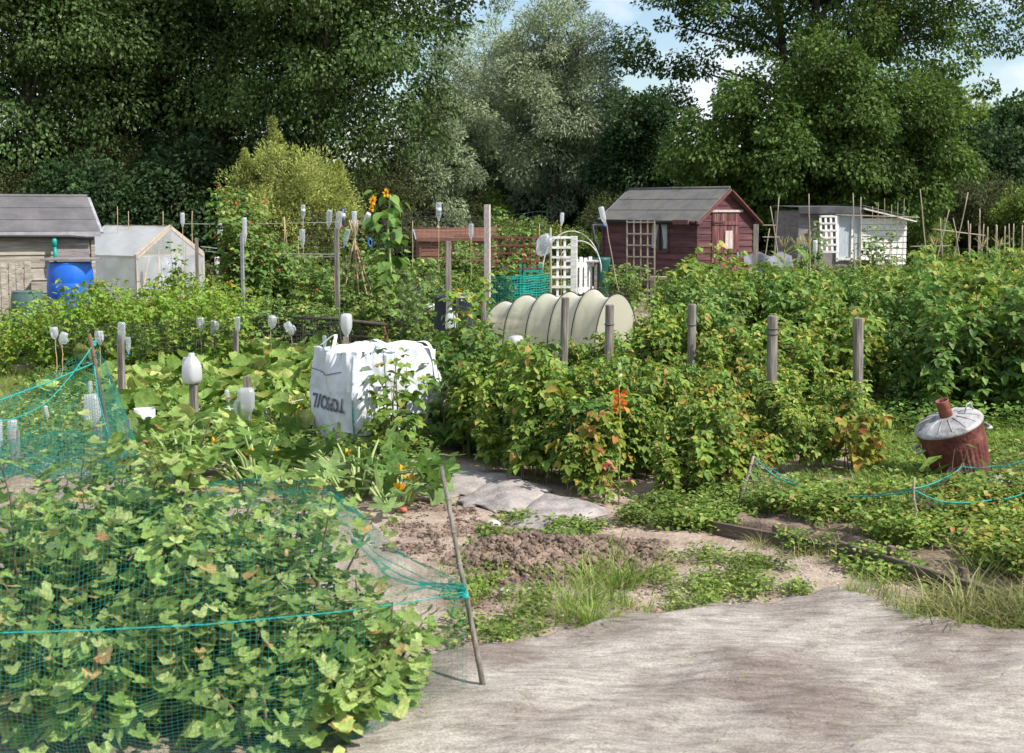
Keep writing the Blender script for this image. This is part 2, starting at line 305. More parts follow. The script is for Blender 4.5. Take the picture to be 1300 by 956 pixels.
def mat_ground():
    m, nt, N, L, out = newmat('ground_soil')
    tc = N.new('ShaderNodeTexCoord')
    def noise(s, d=6, rr=.6):
        n = N.new('ShaderNodeTexNoise'); n.inputs['Scale'].default_value = s; n.inputs['Detail'].default_value = d; n.inputs['Roughness'].default_value = rr
        L.new(tc.outputs['Object'], n.inputs['Vector']); return n
    a = noise(3.2, 8, .68); r = ramp(N, [(.3, (.23, .165, .125)), (.5, (.42, .33, .265)), (.68, (.56, .47, .395))]); L.new(a.outputs[0], r.inputs[0])
    f = noise(55, 4, .7); rf = ramp(N, [(.3, (.55, .52, .5)), (.62, (1.1, 1.08, 1.05))]); L.new(f.outputs[0], rf.inputs[0])
    mx = N.new('ShaderNodeMix'); mx.data_type = 'RGBA'; mx.blend_type = 'MULTIPLY'; mx.inputs[0].default_value = .8
    L.new(r.outputs[0], mx.inputs[6]); L.new(rf.outputs[0], mx.inputs[7])
    v = N.new('ShaderNodeTexVoronoi'); v.inputs['Scale'].default_value = 26; v.inputs['Randomness'].default_value = 1; L.new(tc.outputs['Object'], v.inputs['Vector'])
    vr = ramp(N, [(.10, (1, 1, 1)), (.16, (0, 0, 0))]); L.new(v.outputs['Distance'], vr.inputs[0])
    vc = N.new('ShaderNodeMix'); vc.data_type = 'RGBA'; L.new(vr.outputs[0], vc.inputs[0]); L.new(mx.outputs[2], vc.inputs[6]); vc.inputs[7].default_value = (.46, .41, .36, 1)
    # grass tint away from the bare plots
    g = noise(1.1, 5, .6); gr = ramp(N, [(.44, (0, 0, 0)), (.56, (1, 1, 1))]); L.new(g.outputs[0], gr.inputs[0])
    sx = N.new('ShaderNodeSeparateXYZ'); L.new(tc.outputs['Object'], sx.inputs[0])
    fy = N.new('ShaderNodeMapRange'); fy.inputs[1].default_value = 8.4; fy.inputs[2].default_value = 10; L.new(sx.outputs[1], fy.inputs[0])
    mul = N.new('ShaderNodeMath'); mul.operation = 'MULTIPLY'; L.new(fy.outputs[0], mul.inputs[0]); L.new(gr.outputs[0], mul.inputs[1])
    gm = N.new('ShaderNodeMix'); gm.data_type = 'RGBA'; L.new(mul.outputs[0], gm.inputs[0]); L.new(vc.outputs[2], gm.inputs[6]); gm.inputs[7].default_value = (.10, .14, .045, 1)
    far = N.new('ShaderNodeMapRange'); far.inputs[1].default_value = 30; far.inputs[2].default_value = 40; L.new(sx.outputs[1], far.inputs[0])
    fm = N.new('ShaderNodeMix'); fm.data_type = 'RGBA'; L.new(far.outputs[0], fm.inputs[0]); L.new(gm.outputs[2], fm.inputs[6]); fm.inputs[7].default_value = (.06, .09, .03, 1)
    p = N.new('ShaderNodeBsdfPrincipled'); p.inputs['Roughness'].default_value = .95; p.inputs['Specular IOR Level'].default_value = .15
    L.new(fm.outputs[2], p.inputs['Base Color'])
    ad = N.new('ShaderNodeMath'); ad.operation = 'MULTIPLY_ADD'; ad.inputs[1].default_value = .5; L.new(f.outputs[0], ad.inputs[0]); L.new(a.outputs[0], ad.inputs[2])
    bp = N.new('ShaderNodeBump'); bp.inputs['Strength'].default_value = .9; bp.inputs['Distance'].default_value = .04; L.new(ad.outputs[0], bp.inputs['Height'])
    L.new(bp.outputs[0], p.inputs['Normal']); L.new(p.outputs[0], out.inputs[0])
    return m
M['ground'] = mat_ground()
# ------------------------------------------------------------------ leaf templates
def fan(outline, zf=None, center=(0, .45, 0)):
    v = [center] + [(x, y, (zf(x, y) if zf else 0)) for x, y in outline]
    n = len(outline); f = [(0, i+1, (i+1) % n+1) for i in range(n)]
    return np.array(v, float), np.array(f, int)
T = {}
T['ovate'] = fan([(0, 0), (.27, .25), (.33, .5), (.2, .8), (0, 1.05), (-.2, .8), (-.33, .5), (-.27, .25)], lambda x, y: abs(x)*.35 - .16*y*y, (0, .45, -.05))
T['diamond'] = (np.array([(0, 0, 0), (.32, .5, .10), (0, 1, -.1), (-.32, .5, .10)], float), np.array([(0, 1, 2), (0, 2, 3)]))
T['lance'] = (np.array([(0, 0, 0), (.15, .45, .04), (0, 1, -.15), (-.15, .45, .04)], float), np.array([(0, 1, 2), (0, 2, 3)]))
T['blade'] = (np.array([(-.017, 0, 0), (.017, 0, 0), (.013, .5, -.04), (-.013, .5, -.04), (0, .95, -.28)], float), np.array([(0, 1, 2), (0, 2, 3), (3, 2, 4)]))
def palm(lobes, depth, n, notch=.5, jag=0, cup=.25):
    o = []
    for i in range(n):
        a = -pi/2 + 2*pi*(i+.5)/n
        r = .5*(1 - depth*.5 + depth*.5*cos(lobes*(a - pi/2)))
        if abs(a+pi/2) < .25 or abs(a - 1.5*pi) < .25: r *= notch
        if jag: r *= 1 + jag*(1 if i % 2 else -1)
        o.append((r*cos(a), .5 + r*sin(a)))
    return fan(o, lambda x, y: cup*(x*x+(y-.5)**2)*1.2 - .22*max(0, y-.5), (0, .42, -.02))
T['currant'] = palm(3, .34, 20, .45, .07, .35)
T['squash'] = palm(5, .10, 24, .3, .035, .75)
T['courgette'] = palm(5, .55, 24, .3, .08, .35)
T['broad'] = fan([(0, 0), (.3, .12), (.42, .4), (.28, .75), (0, 1.08), (-.28, .75), (-.42, .4), (-.3, .12)], lambda x, y: abs(x)*.25 - .2*y*y, (0, .42, -.04))
def norm(a): return a / np.maximum(np.linalg.norm(a, axis=1, keepdims=True), 1e-9)
def inst(t, P, D, Nn, S):
    tv, tf = T[t] if isinstance(t, str) else t
    D = norm(D); side = norm(np.cross(D, Nn)); Nn = np.cross(side, D); S = np.asarray(S).reshape(-1, 1, 1)
    V = P[:, None, :] + S*(tv[None, :, 0:1]*side[:, None, :] + tv[None, :, 1:2]*D[:, None, :] + tv[None, :, 2:3]*Nn[:, None, :])
    k = len(tv); n = len(P)
    Fc = (tf[None] + (np.arange(n)*k)[:, None, None]).reshape(-1, 3)
    return V.reshape(-1, 3), Fc
def join(parts):
    Vs, Fs, o = [], [], 0
    for v, f in parts: Vs.append(v); Fs.append(f+o); o += len(v)
    return np.concatenate(Vs), np.concatenate(Fs)
def rdir(n, g): return norm(g.normal(size=(n, 3)))
# icosphere-like lump template
def lump():
    import bmesh
    bm = bmesh.new(); bmesh.ops.create_icosphere(bm, subdivisions=1, radius=.5)
    v = np.array([x.co[:] for x in bm.verts]); f = np.array([[q.index for q in p.verts] for p in bm.faces]); bm.free(); return v, f
LUMP = lump()
def lumps(P, S, g, flat=.7, jit=.25):
    n = len(P); tv, tf = LUMP
    q = rdir(n, g); up = g.normal(size=(n, 3))
    D = norm(q); side = norm(np.cross(D, up)); N3 = np.cross(side, D)
    sc3 = g.uniform(.6, 1.2, (n, 3, 1))*np.asarray(S).reshape(-1, 1, 1)
    V = tv[None, :, 0:1]*side[:, None, :]*sc3[:, 0:1] + tv[None, :, 1:2]*D[:, None, :]*sc3[:, 1:2] + tv[None, :, 2:3]*N3[:, None, :]*sc3[:, 2:3]
    V *= 1 + g.uniform(-jit, jit, (n, len(tv), 1)); V[:, :, 2] *= flat
    V += P[:, None, :]
    return V.reshape(-1, 3), (tf[None] + (np.arange(n)*len(tv))[:, None, None]).reshape(-1, 3)
# ------------------------------------------------------------------ trees
def tree(name, label, cat, loc, height, crown_c, crown_r, nclump, nleaf, leaf, clr, mat, bark, tmpl='diamond', seed=0, group=None, trunk_r=.22, fork=0, flat=.75, droop=.3, fill=.45, hole=0, rz=0):
    """crown_c centre and crown_r radii (x,y,z) of the crown relative to the trunk foot"""
    g = np.random.default_rng(seed)
    root = thing(name, label, cat, loc, rz, group)
    cc = np.array(crown_c, float); cr = np.array(crown_r, float)
    d = rdir(nclump, g); rad = g.uniform(0, 1, (nclump, 1))**fill
    wob = 1 + .16*np.sin(d[:, 0:1]*4+seed) * np.cos(d[:, 2:3]*5+seed*2) + .10*np.sin(d[:, 1:2]*9+seed)
    C = cc + d*rad*cr*wob
    C = C[C[:, 2] > .3]
    if hole: C = C[g.uniform(size=len(C)) > hole*(.5+.5*np.sin(C[:, 0]*1.9+seed)*np.sin(C[:, 2]*2.3+seed*3))]
    nc = len(C); cs = g.uniform(.5, 1.5, nc)*clr
    per = np.maximum((nleaf*(cs**2)/np.sum(cs**2)).astype(int), 1)
    idx = np.repeat(np.arange(nc), per); n = len(idx)
    dd = rdir(n, g); rr = g.uniform(.15, 1, (n, 1))**.5
    off = dd*rr*cs[idx][:, None]; off[:, 2] *= flat; off[:, 2] -= droop*(off[:, 0]**2+off[:, 1]**2)/clr
    P = C[idx]+off
    out = norm(P-cc)
    D = norm(out*.5 + dd*.5 + g.normal(size=(n, 3))*.5 + np.array([0, 0, -droop*1.4]))
    Nn = norm(g.normal(size=(n, 3))*.75 + np.array([0, 0, .7]) + out*.5)
    V, Fc = inst(tmpl, P, D, Nn, g.uniform(.65, 1.3, n)*leaf)
    mesh_np('crown', V, Fc, mat, root)
    mb = MB()
    top = Vector((cc[0]*.6, cc[1]*.6, cc[2]+cr[2]*.5)); nt_ = 8
    stems = [top] if not fork else [Vector((cc[0]+cr[0]*.45*cos(q), cc[1]+cr[1]*.3*sin(q), cc[2]+cr[2]*.5)) for q in np.linspace(.3, 2*pi+.3, fork, endpoint=False)]
    zf = max(.5, (cc[2]-cr[2])*.6) if fork else 0
    sp = []
    for s_ in stems:
        pts = []; rs = []
        for i in range(nt_+1):
            t = i/nt_; z = s_.z*t
            k = 0 if z < zf else ((z-zf)/(s_.z-zf))**.8
            pts.append(Vector((s_.x*k + .12*sin(t*5+seed), s_.y*k + .1*cos(t*4+seed) - .1, z))); rs.append(trunk_r*(1-.8*t)*(.8 if fork and k > 0 else 1)*(1.25 if i == 0 else 1))
        mb.tube(pts, rs, 8); sp.append(pts)
    for k in g.choice(nc, min(nc, 46), replace=False):
        c = Vector(C[k]); pts0 = sp[int(g.integers(len(sp)))]
        zt = min(c.z*.75, pts0[-1].z*.95)
        b = min(pts0, key=lambda p: abs(p.z-zt) + (3 if p.z > c.z else 0))
        mid = b.lerp(c, .5)+Vector((g.normal()*.15, g.normal()*.15, .15))
        r0 = trunk_r*.35*(1-.6*b.z/(pts0[-1].z+.1))+.01
        mb.tube([b, mid, c], [r0, r0*.6, .012], 5, False)
    mb.build('trunk', bark, root, smooth=True)
    return root
# ------------------------------------------------------------------ ground
def build_ground():
    def axis(a, b, f0, f1, step, far):
        v = list(np.arange(f0, f1, step)); x = f0; s = step
        while x > a: s *= 1.35; x -= s; v.insert(0, x)
        x = v[-1]; s = step
        while x < b: s *= 1.35; x += s; v.append(x)
        return np.array(v)
    xs = axis(-400, 400, -9, 9, .09, 0); ys = axis(-30, 900, 1.5, 24, .09, 0)
    X, Y = np.meshgrid(xs, ys); k = 1/(1+np.exp((np.abs(Y-10)-18)))
    g = np.random.default_rng(3)
    Z = gh(X, Y)*k + g.normal(size=X.shape)*.0035*k
    V = np.stack([X, Y, Z], -1).reshape(-1, 3); nx, ny = len(xs), len(ys)
    a = (np.arange(ny-1)[:, None]*nx+np.arange(nx-1)[None]).reshape(-1)
    Fc = np.stack([a, a+1, a+nx+1, a+nx], -1)
    o = mesh_np('ground', V, Fc, M['ground'], smooth=True); tag(o, kind='structure')
build_ground()
# weed-suppressing fabric path in the foreground
edge = [(380, 862), (500, 850), (570, 836), (640, 824), (700, 808), (760, 797), (800, 786), (860, 783), (900, 775), (960, 771), (1020, 766), (1056, 757), (1090, 764), (1130, 782), (1180, 796), (1230, 801), (1300, 808), (1500, 812), (1900, 820)]
def edge_y(px): return float(np.interp(px, [e[0] for e in edge], [e[1] for e in edge]))
def fab(u, v):
    px = 380+u*1520; p = G(px, edge_y(px)+1.5*sin(px*.13)+1.5*sin(px*.047)); q = Vector((p.x*.55+.15, 2.2, 0))
    r = p.lerp(q, v)
    w = .6*(.007*sin(r.x*5+r.y*9+1.2*sin(r.y*3))+.004*sin(r.x*11-r.y*13)+.010*sin(r.x*2.2+r.y*4.5)+.0028*sin(r.x*3+r.y*31+sin(r.x*5)*2)*sin(r.x*4-r.y*3)+.0018*sin(r.x*9-r.y*44+sin(r.y*7)*2)*sin(r.x*3+1))
    z = gh(r.x, r.y)+.034+w*min(1, .25+v*6)
    if v == 0: z -= .022
    return (r.x, r.y, z)
o = MB().grid(260, 170, fab).build('path', M['fabric'], smooth=True); tag(o, kind='structure')
# old carpet strips laid as stepping surface
def strip(label, quad, seed, amp=.02, th=.03, mat='carpet'):
    g = np.random.default_rng(seed); a, b, c, d = [G(*q) for q in quad]
    r_ = thing('carpet_strip', label, 'carpet', (a+b+c+d)/4, 0, 'old strips laid along the path')
    ph = g.uniform(0, 6, 6)
    def fn(u, v):
        p = a.lerp(b, u).lerp(d.lerp(c, u), v)
        e = min(u, 1-u, v, 1-v); j = .03*(1 if e == 0 else 0)
        x = p.x+j*sin(v*17+ph[0])+j*.7*sin(u*23+ph[3]); y = p.y+j*2*sin(u*15+ph[1])
        z = gh(x, y)+th*.5*(min(1, e*14)**.5)+amp*.6*(.5+.5*sin(u*7+ph[2])*sin(v*6+ph[4]))*min(1, e*6)+.003*sin(u*11+v*27+ph[5]+3*sin(v*5))*sin(u*9)
        return (x, y, z+.004)
    mb = MB().grid(40, 40, fn); mb.build('strip_surface', M[mat], r_, smooth=True, world=True)
strip('grey-brown sack strip lying before the white bag, furthest of the path strips', [(505, 618), (590, 632), (672, 612), (545, 586)], 1, .03)
strip('crumpled grey strip beside the raspberries in the middle of the path', [(575, 640), (650, 656), (705, 628), (640, 604)], 2, .05)
strip('blue-grey strip with raspberry shadows at the near end of the path strips', [(640, 668), (710, 684), (772, 648), (692, 630)], 3, .02)
# ------------------------------------------------------------------ world, sun, camera
SUN_AZ, SUN_EL = 60, 47     # degrees from the camera side (-Y) towards +X
sd = Vector((sin(R(SUN_AZ))*cos(R(SUN_EL)), -cos(R(SUN_AZ))*cos(R(SUN_EL)), sin(R(SUN_EL))))
w = bpy.data.worlds.new('World'); sc.world = w; w.use_nodes = True; nt = w.node_tree; N = nt.nodes; L = nt.links; N.clear()
wo = N.new('ShaderNodeOutputWorld'); bg = N.new('ShaderNodeBackground'); bg.inputs[1].default_value = .12
sky = N.new('ShaderNodeTexSky'); sky.sky_type = 'NISHITA'; sky.sun_disc = False; sky.sun_elevation = R(SUN_EL); sky.sun_rotation = atan2(sd.x, sd.y)
sky.air_density = 1.0; sky.dust_density = .8; sky.ozone_density = 1.2
tc = N.new('ShaderNodeTexCoord'); mp = N.new('ShaderNodeMapping'); mp.inputs['Scale'].default_value = (1, 1, 2.2); L.new(tc.outputs['Generated'], mp.inputs[0])
nz = N.new('ShaderNodeTexNoise'); nz.inputs['Scale'].default_value = 5.5; nz.inputs['Detail'].default_value = 8; nz.inputs['Roughness'].default_value = .55; L.new(mp.outputs[0], nz.inputs['Vector'])
cr = ramp(N, [(.44, (0, 0, 0)), (.58, (1, 1, 1))]); L.new(nz.outputs[0], cr.inputs[0])
mx = N.new('ShaderNodeMix'); mx.data_type = 'RGBA'; L.new(cr.outputs[0], mx.inputs[0]); L.new(sky.outputs[0], mx.inputs[6]); mx.inputs[7].default_value = (6.6, 7.0, 7.6, 1)
L.new(mx.outputs[2], bg.inputs[0]); L.new(bg.outputs[0], wo.inputs[0])
sl = bpy.data.lights.new('sun', 'SUN'); sl.energy = 4.6; sl.angle = R(.5); sl.color = (1, .95, .87)
so = bpy.data.objects.new('sun', sl); COL.objects.link(so); so.rotation_euler = sd.to_track_quat('Z', 'Y').to_euler(); so.location = (20, -10, 30)
cam = bpy.data.cameras.new('camera'); co = bpy.data.objects.new('camera', cam); COL.objects.link(co); sc.camera = co
co.location = (0, 0, CH); co.rotation_euler = (pi/2-TH, 0, 0)
cam.sensor_width = 36; cam.lens = F/1300*36; cam.shift_y = -45/1300; cam.clip_end = 3000; cam.clip_start = .1
cam.dof.use_dof = True; cam.dof.focus_distance = 11.5; cam.dof.aperture_fstop = 6.3
sc.render.resolution_x = 1024; sc.render.resolution_y = 753; sc.render.engine = 'CYCLES'
sc.cycles.max_bounces = 8; sc.cycles.transparent_max_bounces = 16; sc.cycles.transmission_bounces = 4; sc.cycles.diffuse_bounces = 3
sc.view_settings.view_transform = 'Standard'; sc.view_settings.look = 'None'; sc.view_settings.exposure = 0.5; sc.view_settings.gamma = 1
# ================================================================== TREES
def gp(px, Y): p = W(px, 300, Y); return (p.x, Y, 0)
tree('poplar_tree', 'huge dark poplar at the far left edge behind the weathered shed', 'tree', gp(45, 43), 17, (0, 0, 9.2), (5.4, 4, 7.2), 330, 100000, .145, .95, M['poplar'], M['bark'], seed=1, group='trees beyond the plots')
tree('poplar_tree', 'dark poplar with a bare trunk showing above the golden shrub', 'tree', gp(296, 45), 17, (-.6, .5, 10), (5, 4, 7.2), 300, 88000, .145, .95, M['poplar'], M['bark'], seed=2, group='trees beyond the plots', trunk_r=.34)
tree('poplar_tree', 'poplar right of the golden shrub with sunlit leaves on its right edge', 'tree', gp(404, 42), 17, (.9, 0, 9.6), (4.1, 3.6, 7.4), 320, 100000, .14, .85, M['poplar'], M['bark'], seed=3, group='trees beyond the plots', trunk_r=.3)
tree('poplar_tree', 'slim poplar whose trunk shows low between the two left dark crowns', 'tree', gp(192, 47), 17, (0, 0, 9.4), (3.6, 3, 6.8), 220, 56000, .15, .95, M['poplar'], M['bark'], seed=4, group='trees beyond the plots', trunk_r=.26)
tree('willow_tree', 'grey-green willow with forked trunk in the middle of the tree line', 'tree', gp(706, 46), 9.5, (0, 0, 5.5), (2.25, 2.1, 4.0), 190, 60000, .155, .55, M['willow'], M['bark'], 'lance', seed=5, group='willows in the middle of the tree line', trunk_r=.2, fork=3, droop=.1)
tree('willow_tree', 'paler willow standing behind between the dark poplar and the forked willow', 'tree', gp(632, 54), 9.5, (.1, 0, 5.4), (1.6, 2, 3.9), 120, 34000, .16, .6, M['willow'], M['palebark'], 'lance', seed=6, group='willows in the middle of the tree line', trunk_r=.14, fork=2, droop=.1)
tree('willow_tree', 'slender willow with thin bare trunk just right of the dark poplar edge', 'tree', gp(590, 52), 9, (.1, 0, 5.2), (1.9, 2, 3.6), 90, 26000, .16, .6, M['willow'], M['palebark'], 'lance', seed=7, group='willows in the middle of the tree line', trunk_r=.13, fork=2, droop=.1)
tree('willow_tree', 'small bluish willow low in front of the dark poplar right edge', 'tree', gp(548, 44), 6, (0, 0, 3.0), (1.4, 1.2, 2.4), 70, 20000, .14, .45, M['willow'], M['palebark'], 'lance', seed=8, group='willows in the middle of the tree line', trunk_r=.08, fork=2, droop=.1)
tree('alder_tree', 'small dark round-topped tree between the willow and the maroon shed roof', 'tree', gp(820, 43), 6.4, (0, 0, 3.2), (1.5, 1.5, 2.75), 110, 34000, .13, .55, M['dark'], M['bark'], seed=9, group='smaller broadleaf trees', trunk_r=.1)
tree('birch_tree', 'yellow-green tree rising behind the small dark tree left of the tall poplar', 'tree', gp(792, 55), 6.6, (0, 0, 4.2), (1.3, 1.4, 2.4), 80, 18000, .16, .6, M['ash'], M['palebark'], seed=10, group='smaller broadleaf trees', trunk_r=.1)
tree('poplar_tree', 'tall open-crowned poplar on the right with sky showing through', 'tree', gp(1020, 45), 16, (.6, 0, 9.9), (6.7, 4.2, 5.4), 330, 105000, .13, .66, M['ash'], M['bark'], seed=11, group='trees beyond the plots', trunk_r=.32, fork=3, hole=.25, fill=.5)
tree('walnut_tree', 'broad leafy tree with glossy drooping leaves right behind the sheds', 'tree', gp(1040, 38), 6.5, (0, 0, 3.6), (4.0, 2.4, 2.7), 230, 90000, .135, .58, M['ash'], M['bark'], 'ovate' if False else 'diamond', seed=12, group='trees beyond the plots', trunk_r=.2, droop=.5)
tree('broadleaf_tree', 'dim green tree at the far right under the sky gap', 'tree', gp(1215, 56), 6.5, (0, 0, 4.2), (2.5, 2, 2.4), 90, 24000, .18, .7, M['veg'], M['bark'], seed=13, group='smaller broadleaf trees', trunk_r=.14)
tree('broadleaf_tree', 'dark round tree cut by the right picture edge', 'tree', gp(1300, 50), 5.8, (0, 0, 3.2), (2.2, 2, 2.7), 100, 30000, .16, .6, M['dark'], M['bark'], seed=14, group='smaller broadleaf trees', trunk_r=.14)
tree('broadleaf_tree', 'distant bluish tree low on the skyline at the right', 'tree', gp(1262, 80), 9, (0, 0, 5.4), (3.2, 2, 2.6), 60, 14000, .26, .9, M['willow'], M['bark'], seed=15, group='smaller broadleaf trees', trunk_r=.16)
# golden shrub: pointed spires
gs = tree('golden_shrub', 'golden-yellow feathery shrub with one tall pointed spire in front of the poplars', 'shrub', gp(368, 37), 3.6, (0, 0, 1.9), (1.75, 1.3, 1.55), 190, 36000, .10, .34, M['gold'], M['bark'], 'lance', seed=16, trunk_r=.06, fork=5, droop=-.25, flat=1.3)
for (px, Y, top, rx, s_, n_) in [(348, 37.2, 4.3, .75, 161, 60), (312, 37.1, 3.4, .75, 162, 45), (376, 37.3, 3.5, .8, 163, 45), (430, 37.2, 3.1, .7, 164, 45)]:
    g = np.random.default_rng(s_); q = W(px, 250, Y); z = g.uniform(1.4, top, 2600)**1; k = (1-(z-1.4)/(top-1.4))
    a = g.uniform(0, 2*pi, 2600); r = rx*k**.8*g.uniform(.1, 1, 2600)*(1+.35*np.sin(z*9+a*2))
    P = np.stack([q.x-gs.location.x+r*np.cos(a), q.y-gs.location.y+r*np.sin(a), z], -1)
    D = norm(np.stack([np.cos(a)*.8, np.sin(a)*.8, np.ones(2600)*.7], -1)+g.normal(size=(2600, 3))*.5)
    V, Fc = inst('lance', P, D, rdir(2600, g)+np.array([0, -.4, .4]), g.uniform(.07, .13, 2600)); mesh_np('crown_spire', V, Fc, M['gold'], gs)
# undergrowth: shared-mesh shrubs along the wood's foot
ua = tree('hedge_shrub', 'dark hedgerow shrub at the foot of the tree line', 'shrub', (0, 0, 0), 3, (0, 0, 1.5), (1.7, 1.2, 1.6), 90, 16000, .13, .5, M['dark'], M['bark'], seed=21, trunk_r=.05, fork=3)
ub = tree('hedge_shrub', 'olive-green hedgerow shrub at the foot of the tree line', 'shrub', (0, 0, 0), 3, (0, 0, 1.5), (1.6, 1.2, 1.7), 90, 16000, .11, .45, M['olive'], M['bark'], 'lance', seed=22, trunk_r=.05, fork=3)
uc = tree('hedge_shrub', 'fresh green hedgerow shrub at the foot of the tree line', 'shrub', (0, 0, 0), 3, (0, 0, 1.4), (1.6, 1.2, 1.5), 90, 14000, .12, .45, M['veg'], M['bark'], seed=23, trunk_r=.05, fork=3)
und = [(ua, [(-60, 46, 1.5), (60, 45, 1.35), (120, 40, 1.1), (150, 46, 1.2), (205, 41, 1.0), (260, 42, 1.25), (275, 47, 1.5), (430, 45, 1.2), (330, 47, 1.3), (500, 47, 1.2), (640, 49, 1.0), (690, 51, 1.2), (560, 50, 1.2), (770, 47, 1.2), (830, 46, 1.2), (905, 45, 1.2), (960, 44, 1.1), (1040, 46, 1.3), (1120, 46, 1.3), (1180, 44, 1.2), (1265, 46, 1.4), (1350, 45, 1.4), (1210, 48, 1.5), (1400, 40, 1.2), (-130, 41, 1.5)]),
       (ub, [(20, 41, 1.1), (155, 42, 1.25), (240, 43, 1.3), (505, 43, 1.15), (460, 41, .9), (780, 42, .75), (870, 41, .9), (575, 45, .9), (1240, 42, 1.0)]),
       (uc, [(745, 40, .45), (775, 39, .4), (655, 42, .6), (690, 41, .5), (1295, 40, .8), (1180, 39, .6), (122, 34, .42), (620, 46, .8), (1090, 40, .5), (1140, 40, .55)])]
names = {ua.name: 'dark hedge shrubs', ub.name: 'olive hedge shrubs', uc.name: 'green hedge shrubs'}
for src, L_ in und:
    for i, (px, Y, s_) in enumerate(L_):
        o = src if i == 0 else copy_tree(src)
        p = W(px, 280, Y); o.location = (p.x, Y, -.05); o.rotation_euler.z = random.uniform(0, 6.28); o.scale = (s_*random.uniform(.9, 1.15), s_, s_*random.uniform(.85, 1.1)); o['group'] = names[src.name]
# far wood closing the horizon
g = np.random.default_rng(31); n = 26000
x = g.uniform(-60, 60, n); top = 4.4+1.0*np.sin(x*.35)+.7*np.sin(x*1.1+1)+.4*np.sin(x*2.3)
top = np.where(x > 20, top*.8, top)
P = np.stack([x, 66+g.uniform(0, 5, n), top*g.uniform(0, 1, n)**.7], -1)
V, Fc = inst('diamond', P, rdir(n, g)+np.array([0, 0, -.3]), rdir(n, g)+np.array([0, -.6, .5]), g.uniform(.35, .8, n))
tag(mesh_np('distant_wood', V, Fc, M['dark']), 'dark mass of distant wood behind the tree line', 'wood', kind='stuff')
# ================================================================== PLANT BUILDERS
def leafy(name, label, cat, seed, h, r, nstem, nleaf, size, mat, tmpl='ovate', trio=True, stemmat='stem', stem_r=.004, t0=.12, droop=.35, pet=.09, extra=None, group=None, lean=.6):
    g = np.random.default_rng(seed); root = thing(name, label, cat, group=group)
    b = np.stack([r*.55*np.sqrt(g.uniform(0, 1, nstem)), g.uniform(0, 2*pi, nstem)], -1)
    B = np.stack([b[:, 0]*np.cos(b[:, 1]), b[:, 0]*np.sin(b[:, 1]), np.full(nstem, -.03)], -1)
    hh = h*g.uniform(.55, 1.05, nstem); od = norm(B*[1, 1, 0]+g.normal(size=(nstem, 3))*[.25, .25, 0]+1e-5)
    Tp = B+od*(r*lean*g.uniform(.3, 1, (nstem, 1)))+np.stack([np.zeros(nstem)]*2+[hh], -1)
    Mid = (B+Tp)/2 - od*r*.12 + np.array([0, 0, 1])*hh[:, None]*.08
    def curve(si, t):
        t = t[:, None]; return (1-t)**2*B[si]+2*t*(1-t)*Mid[si]+t*t*Tp[si]
    mb = MB()
    for i in range(nstem):
        pts = [Vector(curve(np.array([i]), np.array([t]))[0]) for t in (0, .33, .66, 1)]
        mb.tube(pts, [stem_r, stem_r*.9, stem_r*.7, stem_r*.3], 4, False)
    mb.build('stem', M[stemmat], root)
    si = g.integers(0, nstem, nleaf); t = g.uniform(t0, 1.0, nleaf)**.8
    Cc = curve(si, t); az = g.uniform(0, 2*pi, nleaf); A = np.stack([np.cos(az), np.sin(az), g.uniform(-.15, .5, nleaf)], -1)
    P = Cc+A*pet*g.uniform(.4, 1.5, (nleaf, 1))
    D = norm(A*[1, 1, 0]+np.array([0, 0, 1])*(-droop+g.normal(size=(nleaf, 1))*.35))
    Nn = norm(np.array([0, 0, 1.])+A*.35+g.normal(size=(nleaf, 3))*.35)
    S = size*g.uniform(.45, 1.3, nleaf)*(1.1-.35*t)
    if trio:
        side = norm(np.cross(D, Nn)); P = np.concatenate([P, P, P]); S = np.concatenate([S, S*.8, S*.8])
        D = np.concatenate([D, norm(D*.35+side), norm(D*.35-side)]); Nn = np.concatenate([Nn]*3)+g.normal(size=(3*nleaf, 3))*.15
    V, Fc = inst(tmpl, P, D, Nn, S)
    mesh_np('foliage', V, Fc, mat, root)
    if extra: extra(root, g, curve, nstem)
    return root
def berries(root, g, curve, ns, n=14):
    si = g.integers(0, ns, n); P = curve(si, g.uniform(.55, 1, n))+g.normal(size=(n, 3))*.05
    V, Fc = lumps(P, np.full(n, .016), g, 1, .05); o = mesh_np('berries', V, Fc, M['berry'], root, True); o['kind'] = 'stuff'
def flowers(mat, n, size, t0=.6, spread=.08, name='flower_cluster', k=5):
    def fn(root, g, curve, ns):
        si = g.integers(0, ns, n); P = curve(si, g.uniform(t0, 1, n))+g.normal(size=(n, 3))*spread
        a = rdir(n*k, g); PP = np.repeat(P, k, 0)
        V, Fc = inst('diamond', PP, a, rdir(n*k, g), g.uniform(.7, 1.2, n*k)*size); o = mesh_np(name, V, Fc, mat, root); o['kind'] = 'stuff'
    return fn
def cap(x, y, pxs, pys):
    px = x/y*1700+650; return 1.8-(float(np.interp(px, pxs, pys))-268)*y/1700
def scatter(srcs, spots, group, labels=None, first=None):
    """place copies of prototypes; prototypes themselves are used first"""
    used = set()
    for i, (x, y, s_, *k) in enumerate(spots):
        src = srcs[(k[0] if k else random.randrange(len(srcs))) % len(srcs)]
        if src.name not in used: used.add(src.name); o = src
        else: o = copy_tree(src)
        o.location = (x, y, float(gh(x, y))); o.rotation_euler = (random.gauss(0, .04), random.gauss(0, .04), random.uniform(0, 6.28))
        v = random.uniform(.92, 1.08); o.scale = (s_*v, s_*v, s_*random.uniform(.9, 1.12)); o['group'] = group
        if labels: o['label'] = labels
    for s_ in srcs:
        if s_.name not in used:
            for c in list(s_.children): bpy.data.objects.remove(c)
            bpy.data.objects.remove(s_)
